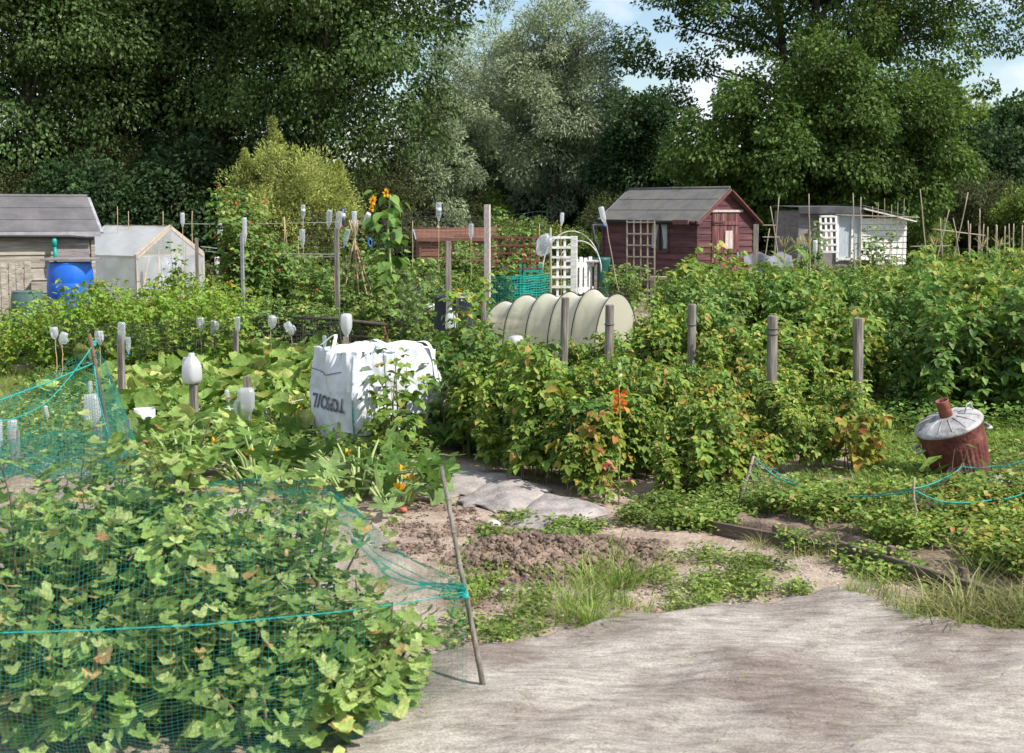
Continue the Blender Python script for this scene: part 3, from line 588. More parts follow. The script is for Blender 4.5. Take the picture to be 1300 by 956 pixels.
# ------------------------------------------------------------------ raspberries
lab = 'leafy raspberry bush in the near row between the bag and the round grey posts'
rp = [leafy('raspberry_bush', lab, 'raspberry bush', 40+i, .95, .36, 8, 330, .095, M[m], extra=berries, droop=.6, pet=.07, lean=.35, t0=.2) for i, m in enumerate(['rasp', 'rasp', 'raspdark', 'rasp'])]
ra = leafy('raspberry_bush', lab, 'raspberry bush', 46, .85, .40, 10, 240, .095, M['autumn'], stemmat='woody', droop=.6, extra=berries)
def line(px): return float(np.interp(px, [500, 560, 620, 680, 760, 850, 940, 1040, 1110], [575, 592, 607, 632, 640, 640, 618, 600, 596]))
spots = []
for row in range(9):
    for px in np.arange(588, 1125, 34):
        p0 = G(px, line(px)); y = p0.y+.22+row*.5+random.uniform(-.12, .12); x = p0.x*(1)+random.uniform(-.12, .12)+(.0 if row % 2 else .17)
        if y > 12.6: continue
        if x < -.1 and y > 10.6+(x+.8)*1.6: continue
        if x/y*1700+650 > 1108: continue
        if x/y*1700+650 < 575 and row > 2: continue
        hs = ((.52 if row == 0 else .60 if row == 1 else .60 if row < 5 else .66)+(.12 if px < 700 else 0))*random.uniform(.80, 1.30)
        if y < (11.6 if px < 930 else 10.4): hs = min(hs, cap(x, y, [540, 620, 700, 877, 940, 979, 1088], [435, 446, 464, 470, 480, 482, 480])/.93*random.uniform(.9, 1.12))
        else: hs = min(hs*1.1, cap(x, y, [540, 600, 630, 700, 760, 800, 860, 1088], [415, 418, 440, 446, 436, 410, 398, 400])/.93*random.uniform(.9, 1.1))
        spots.append((x, y, hs, random.choices([0, 1, 2, 3, 4], [3, 3, 3 if px < 760 else 1, 3, (.9 if row < 2 else .25) if 660 < px < 960 else .2])[0]))
for px_, y_ in [(1040, 10.9), (1075, 11.2), (1110, 11.5), (1055, 11.9), (1095, 12.3), (1120, 12.7), (1020, 12.4), (985, 12.0), (1070, 12.9)]: spots.append(((px_-650)/1700*y_, y_, random.uniform(.75, .95), random.randrange(4)))
scatter(rp+[ra], spots, 'raspberry bushes of the near row', lab)
lab = 'tall raspberry bush of deep green leaves in the big thicket right of the maroon shed'
rq = [leafy('raspberry_bush', lab, 'raspberry bush', 50+i, 1.3, .46, 10, 500, .100, M[m], extra=berries, droop=.6, pet=.075, lean=.4, t0=.15) for i, m in enumerate(['raspdark', 'rasp', 'raspdark', 'rasp'])]
spots = []
for y in np.arange(11.1, 21.5, .62):
    for x in np.arange(-0.2, 11, .62):
        px = x/y*1700+650
        xl = 2.2 if y < 12.5 else 2.55 if y < 13.2 else (1.3 if y < 15 else 1.45)
        if px > 1440 or x < xl+(y-15)*.12: continue
        if y < 12.9 and px < 1000: continue
        if px < 1135 and y < 12.6: continue
        front = (y < 13.4 and px > 1080)
        s_ = random.uniform(.82, 1.0)*(1.0 if px > 1000 else .88)
        s_ = min(s_*1.05, cap(x, y, [800, 840, 862, 880, 950, 1000, 1100, 1200, 1300], [415, 392, 362, 345, 350, 334, 346, 332, 320])/1.33*random.uniform(.92, 1.08))
        if s_ < .25: continue
        spots.append((x+random.uniform(-.18, .18), y+random.uniform(-.18, .18), s_))
scatter(rq, spots, 'raspberry bushes of the big thicket', lab)
lab = 'yellow-green raspberry bush in the row in front of the blue barrel and the plastic greenhouse'
rr = [leafy('raspberry_bush', lab, 'raspberry bush', 60+i, 1.1, .48, 12, 480, .078, M['raspyel'], extra=berries, droop=.4) for i in range(3)]
spots = []
for y in np.arange(14.3, 18.4, .6):
    for x in np.arange(-8.5, -2.4, .6):
        px = x/y*1700+650
        if px < -60 or px > 300: continue
        spots.append((x+random.uniform(-.18, .18), y+random.uniform(-.18, .18), min(random.uniform(.78, 1.0), cap(x, y, [0, 40, 70, 120, 200, 290], [398, 388, 372, 368, 358, 368])/1.13*random.uniform(.92, 1.08))))
scatter(rr, spots, 'raspberry bushes of the pale left row', lab)
# ------------------------------------------------------------------ currant bushes under the net
def currant(label, x, y, h, r, seed, n=1150):
    b = leafy('currant_bush', label, 'currant bush', seed, h, r, 15, n, .080, M['currant'], 'currant', False, 'woody', .007, .12, .25, .085, lean=.75, group='currant bushes under the green net')
    b.location = (x, y, 0); return b
currant('big currant bush filling the left picture edge under the green net', -1.85, 5.0, .96, .60, 71, 2400)
currant('currant bush rising highest under the net left of centre of the currants', -1.42, 5.05, 1.0, .48, 72, 2100)
currant('currant bush in the middle of the netted bed behind the teal string', -1.10, 4.7, .76, .44, 73, 1800)
currant('currant bush under the net just left of the net-covered corner bush', -.90, 5.0, .78, .36, 74, 1200)
currant('smallest currant bush, at the right corner of the net beside the leaning stake', -.60, 4.72, .46, .27, 75, 900)
currant('low currant bush nearest the viewer at the lower left corner', -1.55, 4.45, .62, .5, 76, 1500)
currant('low currant bush nearest the viewer at the foot of the net, right half', -.80, 4.40, .46, .36, 77, 1000)
# ------------------------------------------------------------------ squash and courgettes
def squash(name, label, cat, seed, n, r, h, size, mat, tmpl, up=.7, fl=3):
    g = np.random.default_rng(seed); root = thing(name, label, cat)
    a = g.uniform(0, 2*pi, n); rr_ = r*np.sqrt(g.uniform(.02, 1, n)); z = h*g.uniform(.45, 1, n)*(1.1-.4*rr_/r)
    P = np.stack([rr_*np.cos(a), rr_*np.sin(a), z], -1)
    D = norm(np.stack([np.cos(a), np.sin(a), g.normal(-.1, .35, n)], -1)+g.normal(size=(n, 3))*.3)
    Nn = norm(np.array([0, 0, up])+g.normal(size=(n, 3))*.38+D*.2)
    V, Fc = inst(tmpl, P, D, Nn, size*g.uniform(.55, 1.2, n)); mesh_np('foliage', V, Fc, mat, root)
    mb = MB()
    for i in range(n):
        p = Vector(P[i]); b = Vector((p.x*.35, p.y*.35, 0)); m_ = b.lerp(p, .55)+Vector((0, 0, .05)); mb.tube([b, m_, p], [.011, .009, .006], 5, False)
    mb.build('leaf_stalk', M['petiole'], root, True)
    if fl:
        k = 6; Pf = np.repeat(P[:fl]*[.9, .9, .75], k, 0); V, Fc = inst('ovate', Pf, rdir(fl*k, g)+np.array([0, 0, .8]), rdir(fl*k, g), np.full(fl*k, .07)); mesh_np('flower', V, Fc, M['yellowfl'], root)
    return root
lab = 'sprawling squash plant with big round leaves in the patch among the white bottles'
sq = [squash('squash_plant', lab, 'squash plant', 80+i, 38, .60, .22, .23, M['squash'], 'squash', fl=1) for i in range(3)]
spots = []
for y in np.arange(10.3, 16.6, .72):
    for x in np.arange(-5, -1.0, .62):
        px = x/y*1700+650
        if px < 135 or px > 425: continue
        if px > 375 and y < 12.2: continue
        if y < 11.6 and px < 215: continue
        spots.append((x+random.uniform(-.15, .15), y+random.uniform(-.15, .15), random.uniform(.75, 1.05)))
scatter(sq, spots, 'squash plants of the bottle patch', lab)
def courg(label, px, py, seed, n, r, h, size, rz=0):
    o = squash('courgette_plant', label, 'courgette plant', seed, n, r, h, size, M['courgette'], 'courgette', up=.55, fl=2); o.location = G(px, py); o['group'] = 'courgette plants'; return o
courg('courgette plant with pale leaf stalks in front of the white bag', 455, 625, 91, 44, .50, .34, .25)
courg('dark spiky courgette plant below the upturned milk jug', 330, 612, 92, 34, .46, .38, .26)
courg('courgette plant behind the currants beside the white tub', 232, 602, 93, 28, .42, .34, .25)
courg('low courgette plant at the edge of the bare soil with a yellow flower', 505, 640, 94, 20, .30, .26, .2)
# ------------------------------------------------------------------ beans, vegetables
def bean(label, px, Y, h, r, seed, n=700, fl='redfl', nf=26, size=.09, name='runner_bean_plant', cat='bean plant', mat='bean', fs=.035, t0=.35):
    b = leafy(name, label, cat, seed, h, r, 9, n, size, M[mat], 'broad', True, 'stem', .006, .08, .5, .12, flowers(M[fl], nf, fs, t0, .12) if nf else None, lean=.35)
    b.location = foot(px, Y); return b
bean('tall runner bean column covered in red flowers right of the plastic greenhouse', 316, 19, 2.15, .50, 101, 1500, nf=80)
bean('runner bean plant with few flowers leaning from the tall bean column', 348, 19.6, 1.45, .48, 102, 800, nf=22)
bean('runner bean on the thin canes between the greenhouse and the flowering column', 230, 22, 1.25, .22, 103, 160, nf=6)
bean('bean plants with red flowers behind the red-brown trellis', 655, 24, 1.8, .55, 104, 800, nf=60)
bean('red-flowered bean clump left of the tall pale post', 592, 23, 1.35, .45, 105, 650, nf=30)
bean('bean plant climbing under the red trellis left side', 630, 22.4, 1.35, .35, 106, 420, nf=18)
bean('sparse red-flowered bean climbing behind the bottle-topped wigwam', 440, 21, 1.5, .4, 107, 320, nf=24)
bean('broad-leaved bean climbing the stake behind the upturned milk jug', 592, 12.8, 1.15, .22, 108, 170, nf=0, size=.10, mat='rasp')
for px_, Y_, h_, n_, l_ in [(376, 20.5, 1.15, 420, 'bushy bean plant between the flowering column and the twin-bottle cane'), (405, 19.5, 1.0, 380, 'bushy bean plant left of the tall grey square post'), (468, 20, 1.2, 420, 'bean plant right behind the wigwam feet'), (535, 19.5, 1.1, 460, 'bean plant right of the sunflower'), (556, 17.5, .95, 420, 'bean plant left of the navy bin'), (600, 19, .9, 360, 'bean plant between the navy bin and the tall pale post')]:
    bean(l_, px_, Y_, h_, .45, 500+px_, n_, nf=10, fl='redfl' if px_ < 500 else 'yellowfl')
bean('thin bean climbing the small white trellis of the pale shed', 1027, 27, 1.6, .3, 109, 220, nf=0)
bean('climbing beans on canes in front of the white boarded wall', 1118, 26.5, 1.55, .55, 110, 240, nf=4)
bean('small vine at the foot of the brown trellis on the maroon shed', 800, 25.8, .75, .35, 111, 220, nf=0)
bean('broad-leaved tall bush in front of the maroon shed door', 907, 19.5, 1.25, .4, 112, 420, nf=0, size=.12, mat='rasp')
bean('broad-leaved bush left of the one before the shed door', 872, 19.3, 1.1, .35, 113, 320, nf=0, size=.12, mat='rasp')
bean('third broad-leaved bush right of the shed door by the square post', 938, 19, 1.05, .35, 114, 320, nf=0, size=.11, mat='rasp')
bean('leafy bean trailing over the right side of the white sack', 505, 9.65, .80, .20, 115, 130, nf=0, size=.085, mat='rasp')
bean('dark leafy clump at the right foot of the white sack', 576, 10.0, .8, .32, 116, 340, nf=0, size=.08, mat='raspdark')
bean('dark leafy clump between the white sack and the near raspberries', 598, 10.6, 1.0, .42, 117, 460, nf=0, size=.08, mat='raspdark')
lab = 'mixed green vegetable plant in the crowded middle plots behind the squash'
vg = [leafy('vegetable_plant', lab, 'vegetable plant', 120+i, .95, .5, 10, 420, .085, M[m], 'broad', True, 'stem', extra=(flowers(M['yellowfl'], 6, .03) if i == 1 else None)) for i, m in enumerate(['veg', 'bean', 'veg', 'olive'])]
spots = []
for y in np.arange(17.2, 30, 1.0):
    for x in np.arange(-7.5, 11.5, .95):
        px = x/y*1700+650
        if px < 120 or px > 1380: continue
        if px < 300 and y < 26: continue
        if 560 < px < 830 and y < 18.6: continue
        if 600 < px < 760 and y < 20.6: continue
        if 740 < px < 990 and 24.5 < y < 30: continue
        if px > 760 and y < 21.8: continue
        if 630 < px < 740 and y < 23: continue
        spots.append((x+random.uniform(-.3, .3), y+random.uniform(-.3, .3), random.uniform(.6, .95)))
scatter(vg, spots, 'vegetable plants of the middle plots', lab)
# lower planting just behind the squash bed
lab = 'low leafy plant beside the dark rustic rail behind the squash bed'
v2 = [leafy('vegetable_plant', lab, 'vegetable plant', 130+i, .8, .42, 9, 300, .08, M[m], 'broad', True, 'stem') for i, m in enumerate(['bean', 'veg'])]
scatter(v2, [(W(px, 400, Y).x, Y, s_) for px, Y, s_ in [(330, 17.2, .9), (365, 17.5, .9), (400, 17.4, .8), (440, 17.0, .8), (480, 17.2, .9), (520, 16.6, 1.0), (545, 15.4, .9), (505, 18, 1), (455, 18.5, .9), (420, 18.6, 1), (380, 18.5, 1), (600, 15.5, .8), (575, 14.2, .8), (535, 13.2, .75), (610, 13.6, .85), (640, 14.2, .6), (495, 15.3, .6)]], 'low plants by the rustic rail', lab)
# sunflower
def sunflower(label, px, Y, h, seed, nl, heads):
    g = np.random.default_rng(seed); root = thing('sunflower', label, 'sunflower', foot(px, Y))
    MB().tube([(0, 0, -.05), (.03, 0, h*.4), (-.02, .02, h*.75), (.02, 0, h)], [.02, .017, .014, .01], 8).build('stalk', M['petiole'], root, True)
    t = g.uniform(.25, 1, nl); a = g.uniform(0, 2*pi, nl)
    A = np.stack([np.cos(a), np.sin(a), np.full(nl, .25)], -1); P = np.stack([np.zeros(nl), np.zeros(nl), t*h], -1)+A*g.uniform(.05, .26, (nl, 1))
    V, Fc = inst('broad', P, norm(A*[1, 1, 0]+[0, 0, -.55]+g.normal(size=(nl, 3))*.25), norm(A*.5+[0, 0, 1]+g.normal(size=(nl, 3))*.3), g.uniform(.08, .22, nl)); mesh_np('foliage', V, Fc, M['raspdark'], root)
    for (dx, z, s_) in heads:
        n = 16; q = np.linspace(0, 2*pi, n, endpoint=False); c = np.array([dx, -.12, z])
        Dd = np.stack([np.cos(q)*.5, -.5-.5*np.cos(q), np.sin(q)*1.0-.2], -1)+g.normal(size=(n, 3))*.25; P = c+Dd*s_*.3
        V, Fc = inst('ovate', P, Dd, np.tile([0, -1., 0], (n, 1)), np.full(n, s_*.75)); mesh_np('flower', V, Fc, M['yellowfl'], root)
        MB().lathe([(s_*.38, 0), (s_*.34, .02), (0, .03)], 12, (0, 0, 0), M=Euler((pi/2, 0, 0)).to_matrix()).build('flower_centre', M['woody'], root).location = tuple(c)
    return root
sunflower('tall sunflower with two yellow heads beside the bottle-topped wigwam', 496, 18.5, 2.0, 141, 110, [(-.2, 1.93, .065), (-.02, 2.03, .06), (-.22, 1.82, .05)])
sunflower('small yellow flower plant at the far right edge by the bean canes', 1288, 19, 1.15, 142, 26, [(0, 1.12, .07), (.15, .98, .07)])
# sweetcorn
for i, (px, Y) in enumerate([(992, 21), (1008, 21.5), (1021, 21.2), (1240, 22.5), (1262, 22), (1180, 23)]):
    g = np.random.default_rng(150+i); h = 1.18; root = thing('sweetcorn_plant', 'sweetcorn plant with dry tassel right of the maroon shed' if i < 3 else 'sweetcorn plant with dry tassel under the far right canes', 'sweetcorn', foot(px, Y), 0, 'sweetcorn plants')
    root['group'] = 'sweetcorn beside the shed' if i < 3 else 'sweetcorn under the canes'
    MB().tube([(0, 0, 0), (.01, 0, h*.5), (0, 0, h)], [.014, .012, .006], 6).build('stalk', M['petiole'], root)
    n = 12; a = g.uniform(0, 2*pi, n); z = g.uniform(.2, .95, n)*h; A = np.stack([np.cos(a), np.sin(a), np.full(n, .7)], -1)
    t = (T['blade'][0]*[3.2, 1, 1], T['blade'][1]); t[0][4][2] = -.35
    V, Fc = inst(t, np.stack([0*z, 0*z, z], -1), A, np.stack([-np.cos(a)*.6, -np.sin(a)*.6, np.ones(n)], -1), g.uniform(.4, .65, n)); mesh_np('foliage', V, Fc, M['bean'], root)
    n = 16; a = g.uniform(0, 2*pi, n); V, Fc = inst('blade', np.tile([0, 0, h-.03], (n, 1)), np.stack([np.cos(a)*.8, np.sin(a)*.8, np.full(n, 1.2)], -1), rdir(n, g), np.full(n, .3)); 
    V, Fc = inst((T['blade'][0]*[2, 1, 1], T['blade'][1]), np.tile([0, 0, h-.03], (n, 1)), np.stack([np.cos(a)*.6, np.sin(a)*.6, np.full(n, 1.2)], -1), rdir(n, g), np.full(n, .26)); mesh_np('tassel', V, Fc, M['tassel'], root)
# gladiolus
p = foot(786, 8.55); root = thing('gladiolus', 'orange-red gladiolus spike standing in front of the raspberries', 'gladiolus', p); g = np.random.default_rng(160)
MB().tube([(0, 0, 0), (.01, 0, .4), (-.01, -.02, .80)], [.007, .006, .004], 6).build('stalk', M['petiole'], root)
n = 60; z = np.repeat(np.linspace(.50, .64, 10), 6); a = g.uniform(0, 2*pi, n); V, Fc = inst('ovate', np.stack([.018*np.cos(a), -.03+.018*np.sin(a), z], -1), np.stack([np.cos(a), np.sin(a)-.3, g.uniform(-.1, .8, n)], -1), rdir(n, g), g.uniform(.022, .038, n)); mesh_np('flower', V, Fc, M['orangefl'], root)
n = 10; z = np.linspace(.66, .82, n); V, Fc = inst('ovate', np.stack([0*z, 0*z-.01, z], -1), np.stack([g.normal(size=n)*.3, g.normal(size=n)*.3, np.ones(n)], -1), rdir(n, g), np.linspace(.05, .03, n)); mesh_np('bud', V, Fc, M['petiole'], root)
n = 12; a = g.uniform(0, 2*pi, n); V, Fc = inst((T['blade'][0]*[2, 1, .5], T['blade'][1]), np.stack([-.12+.05*np.cos(a), .03*np.sin(a), 0*a], -1), np.stack([np.cos(a)*.22, np.sin(a)*.1, np.ones(n)], -1), np.tile([0, -1., .1], (n, 1)), g.uniform(.35, .55, n)); mesh_np('foliage', V, Fc, M['rasp'], root)
# turning shrub clumps low in front of the raspberries
for i, (px, py, s_) in enumerate([(735, 628, .62), (905, 618, .55), (1085, 600, .6)]):
    b = leafy('raspberry_sucker', ['yellowing raspberry sucker left of the gladiolus at the path edge', 'reddish-brown raspberry sucker at the front right of the near row', 'yellowing raspberry sucker at the right end of the near row'][i], 'raspberry sucker', 165+i, s_, .22, 6, 90, .09, M['autumn'], stemmat='woody', droop=.9); b.location = G(px, py)
p = G(778, 640); g = np.random.default_rng(170); n = 40
b = leafy('fuchsia_plant', 'little plant with pinkish-red blooms at the foot of the gladiolus', 'flower', 171, .3, .15, 5, 60, .05, M['rasp'], extra=flowers(M['pinkfl'], 7, .035, .5, .05)); b.location = p
# ------------------------------------------------------------------ grass and weeds (uncountable)
def in_poly(px, py, poly):
    c = np.zeros(len(px), bool); j = len(poly)-1
    for i in range(len(poly)):
        xi, yi = poly[i]; xj, yj = poly[j]
        c ^= ((yi > py) != (yj > py)) & (px < (xj-xi)*(py-yi)/(yj-yi+1e-9)+xi); j = i
    return c
def ground_pts(poly, n, g, clump=0):
    """random points on the ground inside the world polygon spanned by the corners"""
    wp = [(G(*q).x, G(*q).y) for q in poly]; xs = [p[0] for p in wp]; ys = [p[1] for p in wp]; out = []
    tot = 0
    while tot < n:
        x = g.uniform(min(xs), max(xs), n*3); y = g.uniform(min(ys), max(ys), n*3); k = in_poly(x, y, wp)
        if clump: k &= (np.sin(x*7.3+y*3.1)*np.sin(y*8.7-x*2.3)+.55*np.sin(x*19+y*13)*np.sin(x*11-y*17)) > g.uniform(-.9+clump, .4+clump, len(x))
        out.append(np.stack([x[k], y[k]], -1)); tot += int(k.sum())
    o = np.concatenate(out)[:n]; return o[:, 0], o[:, 1]
def grass(label, poly, n, h, seed, mat='grass', clump=0, lean=.45, wd=1.0, z0=0, tufts=0):
    g = np.random.default_rng(seed); x, y = ground_pts(poly, n, g, clump); a = g.uniform(0, 2*pi, n)
    D = np.stack([np.cos(a)*lean, np.sin(a)*lean, np.ones(n)], -1)*1.0+g.normal(size=(n, 3))*.15
    if tufts:
        k = g.integers(0, tufts, n); tx, ty = x[:tufts], y[:tufts]; rr_ = np.abs(g.normal(size=n))*h*.30; ang = g.uniform(0, 2*pi, n)
        x = tx[k]+rr_*np.cos(ang); y = ty[k]+rr_*np.sin(ang); a = ang+g.normal(size=n)*.5; sz = g.uniform(.55, 1.15, tufts)[k]; ll = g.uniform(.1, 1.5, n)
        D = np.stack([np.cos(a)*lean*ll, np.sin(a)*lean*ll, np.ones(n)], -1)+g.normal(size=(n, 3))*.12
    else: sz = 1
    t = (T['blade'][0]*[wd, 1, 1.6], T['blade'][1])
    V, Fc = inst(t, np.stack([x, y, gh(x, y)+z0-.005], -1), D, np.stack([-np.cos(a)*.3, -np.sin(a)*.3, np.full(n, .8)], -1), h*sz*g.uniform(.4, 1.2, n))
    o = mesh_np('grass', V, Fc, M[mat]); tag(o, label, 'grass', kind='stuff'); return o
def weeds(label, poly, n, size, seed, mat='veg', clump=.1, zt=.08, tm='ovate', z0=0, name='weeds', drift=0):
    g = np.random.default_rng(seed); x, y = ground_pts(poly, n, g, clump); m = 5
    x = np.repeat(x, m)+g.normal(size=n*m)*size*.9; y = np.repeat(y, m)+g.normal(size=n*m)*size*.9; a = g.uniform(0, 2*pi, n*m)
    z = gh(x, y)+z0+zt*g.uniform(.08, 1, n*m)
    V, Fc = inst(tm, np.stack([x, y, z], -1), np.stack([np.cos(a), np.sin(a), g.normal(.1, .35, n*m)], -1), np.array([0, 0, 1.])+g.normal(size=(n*m, 3))*.35, size*g.uniform(.5, 1.3, n*m))
    o = mesh_np(name, V, Fc, M[mat]); tag(o, label, name.replace('_', ' '), kind='stuff'); return o
grass('grass strip at the left edge behind the net', [(-60, 560), (150, 560), (150, 470), (-60, 470)], 26000, .10, 201)
grass('rough grass behind and beside the rust-red incinerator', [(1090, 625), (1340, 625), (1340, 520), (1120, 525)], 22000, .14, 202)
grass('short grass under the strawberry net', [(930, 665), (1340, 640), (1340, 600), (1000, 605)], 12000, .09, 203, clump=.1)
grass('long bright grass tuft at the edge of the fabric path', [(715, 800), (800, 782), (850, 735), (780, 700), (730, 735)], 900, .22, 204, lean=.8, wd=.9, tufts=16)
grass('grass and weeds fringe along the top edge of the fabric path', [(700, 808), (760, 796), (830, 784), (1030, 764), (1000, 725), (860, 700), (740, 705)], 2600, .09, 205, clump=.25, tufts=110)
grass('sparse grass on the soil near the leaning stake', [(560, 835), (690, 808), (720, 700), (600, 690), (540, 760)], 900, .11, 206, tufts=40)
grass('dry and green long grass clump at the right end of the bed board', [(1165, 796), (1235, 802), (1340, 800), (1340, 715), (1220, 715)], 2600, .24, 207, 'drygrass', lean=.95, wd=.7, tufts=34)
grass('green grass under the dry clump at the right edge', [(1150, 795), (1235, 802), (1340, 800), (1340, 730), (1230, 740)], 2600, .14, 208, lean=.8, tufts=60)
grass('little grass sprigs on the bare path by the bed board', [(1060, 760), (1160, 790), (1200, 760), (1100, 735)], 260, .12, 209, clump=.2)
grass('grassy fringe where raspberries meet the path', [(790, 665), (940, 675), (1000, 640), (850, 640)], 4200, .10, 210, clump=.1)
weeds('small weeds creeping on the soil by the stepping strips', [(590, 700), (760, 720), (770, 670), (640, 655)], 420, .03, 211, clump=.15, zt=.05)
weeds('clover-like weeds filling the patch above the fabric edge', [(850, 780), (1030, 762), (1000, 725), (880, 700), (820, 730)], 620, .022, 212, 'veg', clump=.2, zt=.06)
weeds('low weeds at the foot of the near raspberries', [(780, 672), (930, 678), (1010, 640), (1060, 612), (850, 630)], 1700, .032, 213, 'veg', clump=.05, zt=.10)
weeds('weeds scattered between leaning stake and soil mound', [(560, 830), (700, 806), (700, 715), (590, 690)], 380, .026, 214, 'veg', clump=.3, zt=.05)
weeds('weeds among the grass around the incinerator', [(1100, 640), (1340, 640), (1340, 560), (1110, 560)], 900, .04, 215, 'veg', clump=.1, zt=.10)
weeds('green growth under the squash leaves', [(-40, 600), (560, 600), (470, 450), (60, 455)], 5200, .045, 216, 'veg', zt=.16, clump=0)
weeds('leafy weeds on the path side of the bed board', [(1050, 720), (1200, 770), (1180, 735), (1070, 700)], 130, .03, 217, 'veg', clump=.2, zt=.08)
weeds('clusters of yellow-green weed leaves at the lower right corner', [(1120, 800), (1300, 815), (1320, 795), (1150, 790)], 120, .02, 218, 'grass', zt=.03)
weeds('weeds at the foot of the dark thicket', [(1100, 560), (1340, 560), (1340, 500), (1130, 500)], 1500, .045, 219, 'raspdark', zt=.25, clump=0)
weeds('strawberry leaves filling the netted bed behind the boards', [(935, 655), (1320, 640), (1400, 790), (1225, 738), (1060, 690)], 3000, .034, 220, 'straw', clump=.12, zt=.13, tm='ovate', z0=.075, name='strawberry_plants')
weeds('reddish strawberry leaves among the green ones in the netted bed', [(1150, 670), (1320, 660), (1400, 790), (1225, 738)], 110, .034, 221, 'autumn', clump=0, zt=.14, tm='ovate', z0=.1, name='strawberry_plants')
# clods, pebbles
def clods(name, label, poly, n, s0, s1, seed, mat, clump=0, mound=None, flat=.7):
    g = np.random.default_rng(seed); x, y = ground_pts(poly, n, g, clump); S = g.uniform(0, 1, n)**5*(s1-s0)+s0
    z = gh(x, y)+(mound(x, y) if mound else 0); V, Fc = lumps(np.stack([x, y, z], -1), S, g, flat, .22)
    V += g.normal(size=V.shape)*np.repeat(S, len(LUMP[0]))[:, None]*.16; o = mesh_np(name, V, Fc, M[mat]); tag(o, label, name.replace('_', ' '), kind='stuff')
c0 = G(712, 710)
def mound(x, y):
    k = np.clip(1-((x-c0.x)/.62)**2-((y-c0.y)/.30)**2, 0, 1); return .10*k**.7*(1+.3*np.sin(x*17)*np.sin(y*23))
def mound_body():
    n_ = 150; X, Y = np.meshgrid(np.linspace(c0.x-.75, c0.x+.75, n_), np.linspace(c0.y-.42, c0.y+.42, n_)); g = np.random.default_rng(239)
    Z = gh(X, Y)+mound(X, Y)-.004+g.normal(size=X.shape)*.007*(mound(X, Y) > .01)+.010*np.sin(X*57+3*np.sin(Y*31))*np.sin(Y*49+2*np.sin(X*23))*(mound(X, Y) > .01)-.012*(mound(X, Y) < .006)
    a = (np.arange(n_-1)[:, None]*n_+np.arange(n_-1)[None]).reshape(-1); o = mesh_np('soil_ridge', np.stack([X, Y, Z], -1).reshape(-1, 3), np.stack([a, a+1, a+n_+1, a+n_], -1), M['soil']); tag(o, kind='structure')
mound_body()
clods('soil_mound', 'ridge of dug brown soil clods across the bare plot', [(585, 740), (600, 690), (690, 675), (850, 690), (830, 725), (700, 745)], 12000, .004, .05, 231, 'soil', mound=mound, flat=.85)
clods('soil_clods', 'loose soil crumbs between the courgettes and the path', [(470, 690), (520, 625), (600, 645), (640, 690), (600, 740)], 2600, .008, .04, 232, 'soil', clump=.1)
clods('pebbles', 'small pale stones scattered over the bare soil', [(560, 830), (1060, 755), (1200, 780), (1000, 700), (620, 670)], 900, .006, .024, 233, 'stone', flat=.6)
clods('soil_crumbs', 'fine crumbs of soil near the leaning stake', [(555, 835), (700, 806), (860, 780), (820, 700), (560, 690)], 4500, .004, .018, 234, 'soil', flat=.6)
clods('pebbles', 'stones and crumbs on the trodden path beside the bed board', [(900, 700), (1060, 755), (1190, 790), (1200, 765), (1060, 710), (940, 670)], 700, .004, .02, 235, 'stone', flat=.6)
def litter():
    g = np.random.default_rng(240); n = 420; x, y = ground_pts([(560, 850), (800, 790), (1056, 762), (1290, 815), (1500, 990), (520, 990)], n, g); a = g.uniform(0, 2*pi, n)
    V, Fc = inst((T['blade'][0]*[1.6, 1, 0], T['blade'][1]), np.stack([x, y, gh(x, y)+.062], -1), np.stack([np.cos(a), np.sin(a), np.zeros(n)], -1), np.tile([0, 0, 1.], (n, 1)), g.uniform(.015, .07, n))
    tag(mesh_np('straw_litter', V, Fc, M['drygrass']), 'bits of dry straw and stalk lying on the grey fabric path', 'litter', kind='stuff')
litter()
def rock(label, px, py, s, seed, mat='stone', name='stone'):
    g = np.random.default_rng(seed); b = MB()
    V, Fc = lumps(np.array([[0, 0, s*.25]]), [s], g, .6, .12); o = mesh_np(name, V, Fc, M[mat]); o.location = G(px, py); 
    m = o.modifiers.new('s', 'SUBSURF'); m.levels = 1; m.render_levels = 1; tag(o, label, 'stone' if name == 'stone' else 'pot')
rock('pale lump of stone on the soil beside the stepping strips', 626, 674, .14, 1)
rock('grey stone next to the soil mound', 740, 712, .09, 2)
rock('small grey stone left of the long grass tuft', 640, 756, .08, 3)
rock('flat whitish stone lying on the plot right of the incinerator bed', 1268, 622, .22, 4)
rock('broken terracotta shard under the courgette leaves', 512, 652, .10, 5, 'terra', 'terracotta_shard')
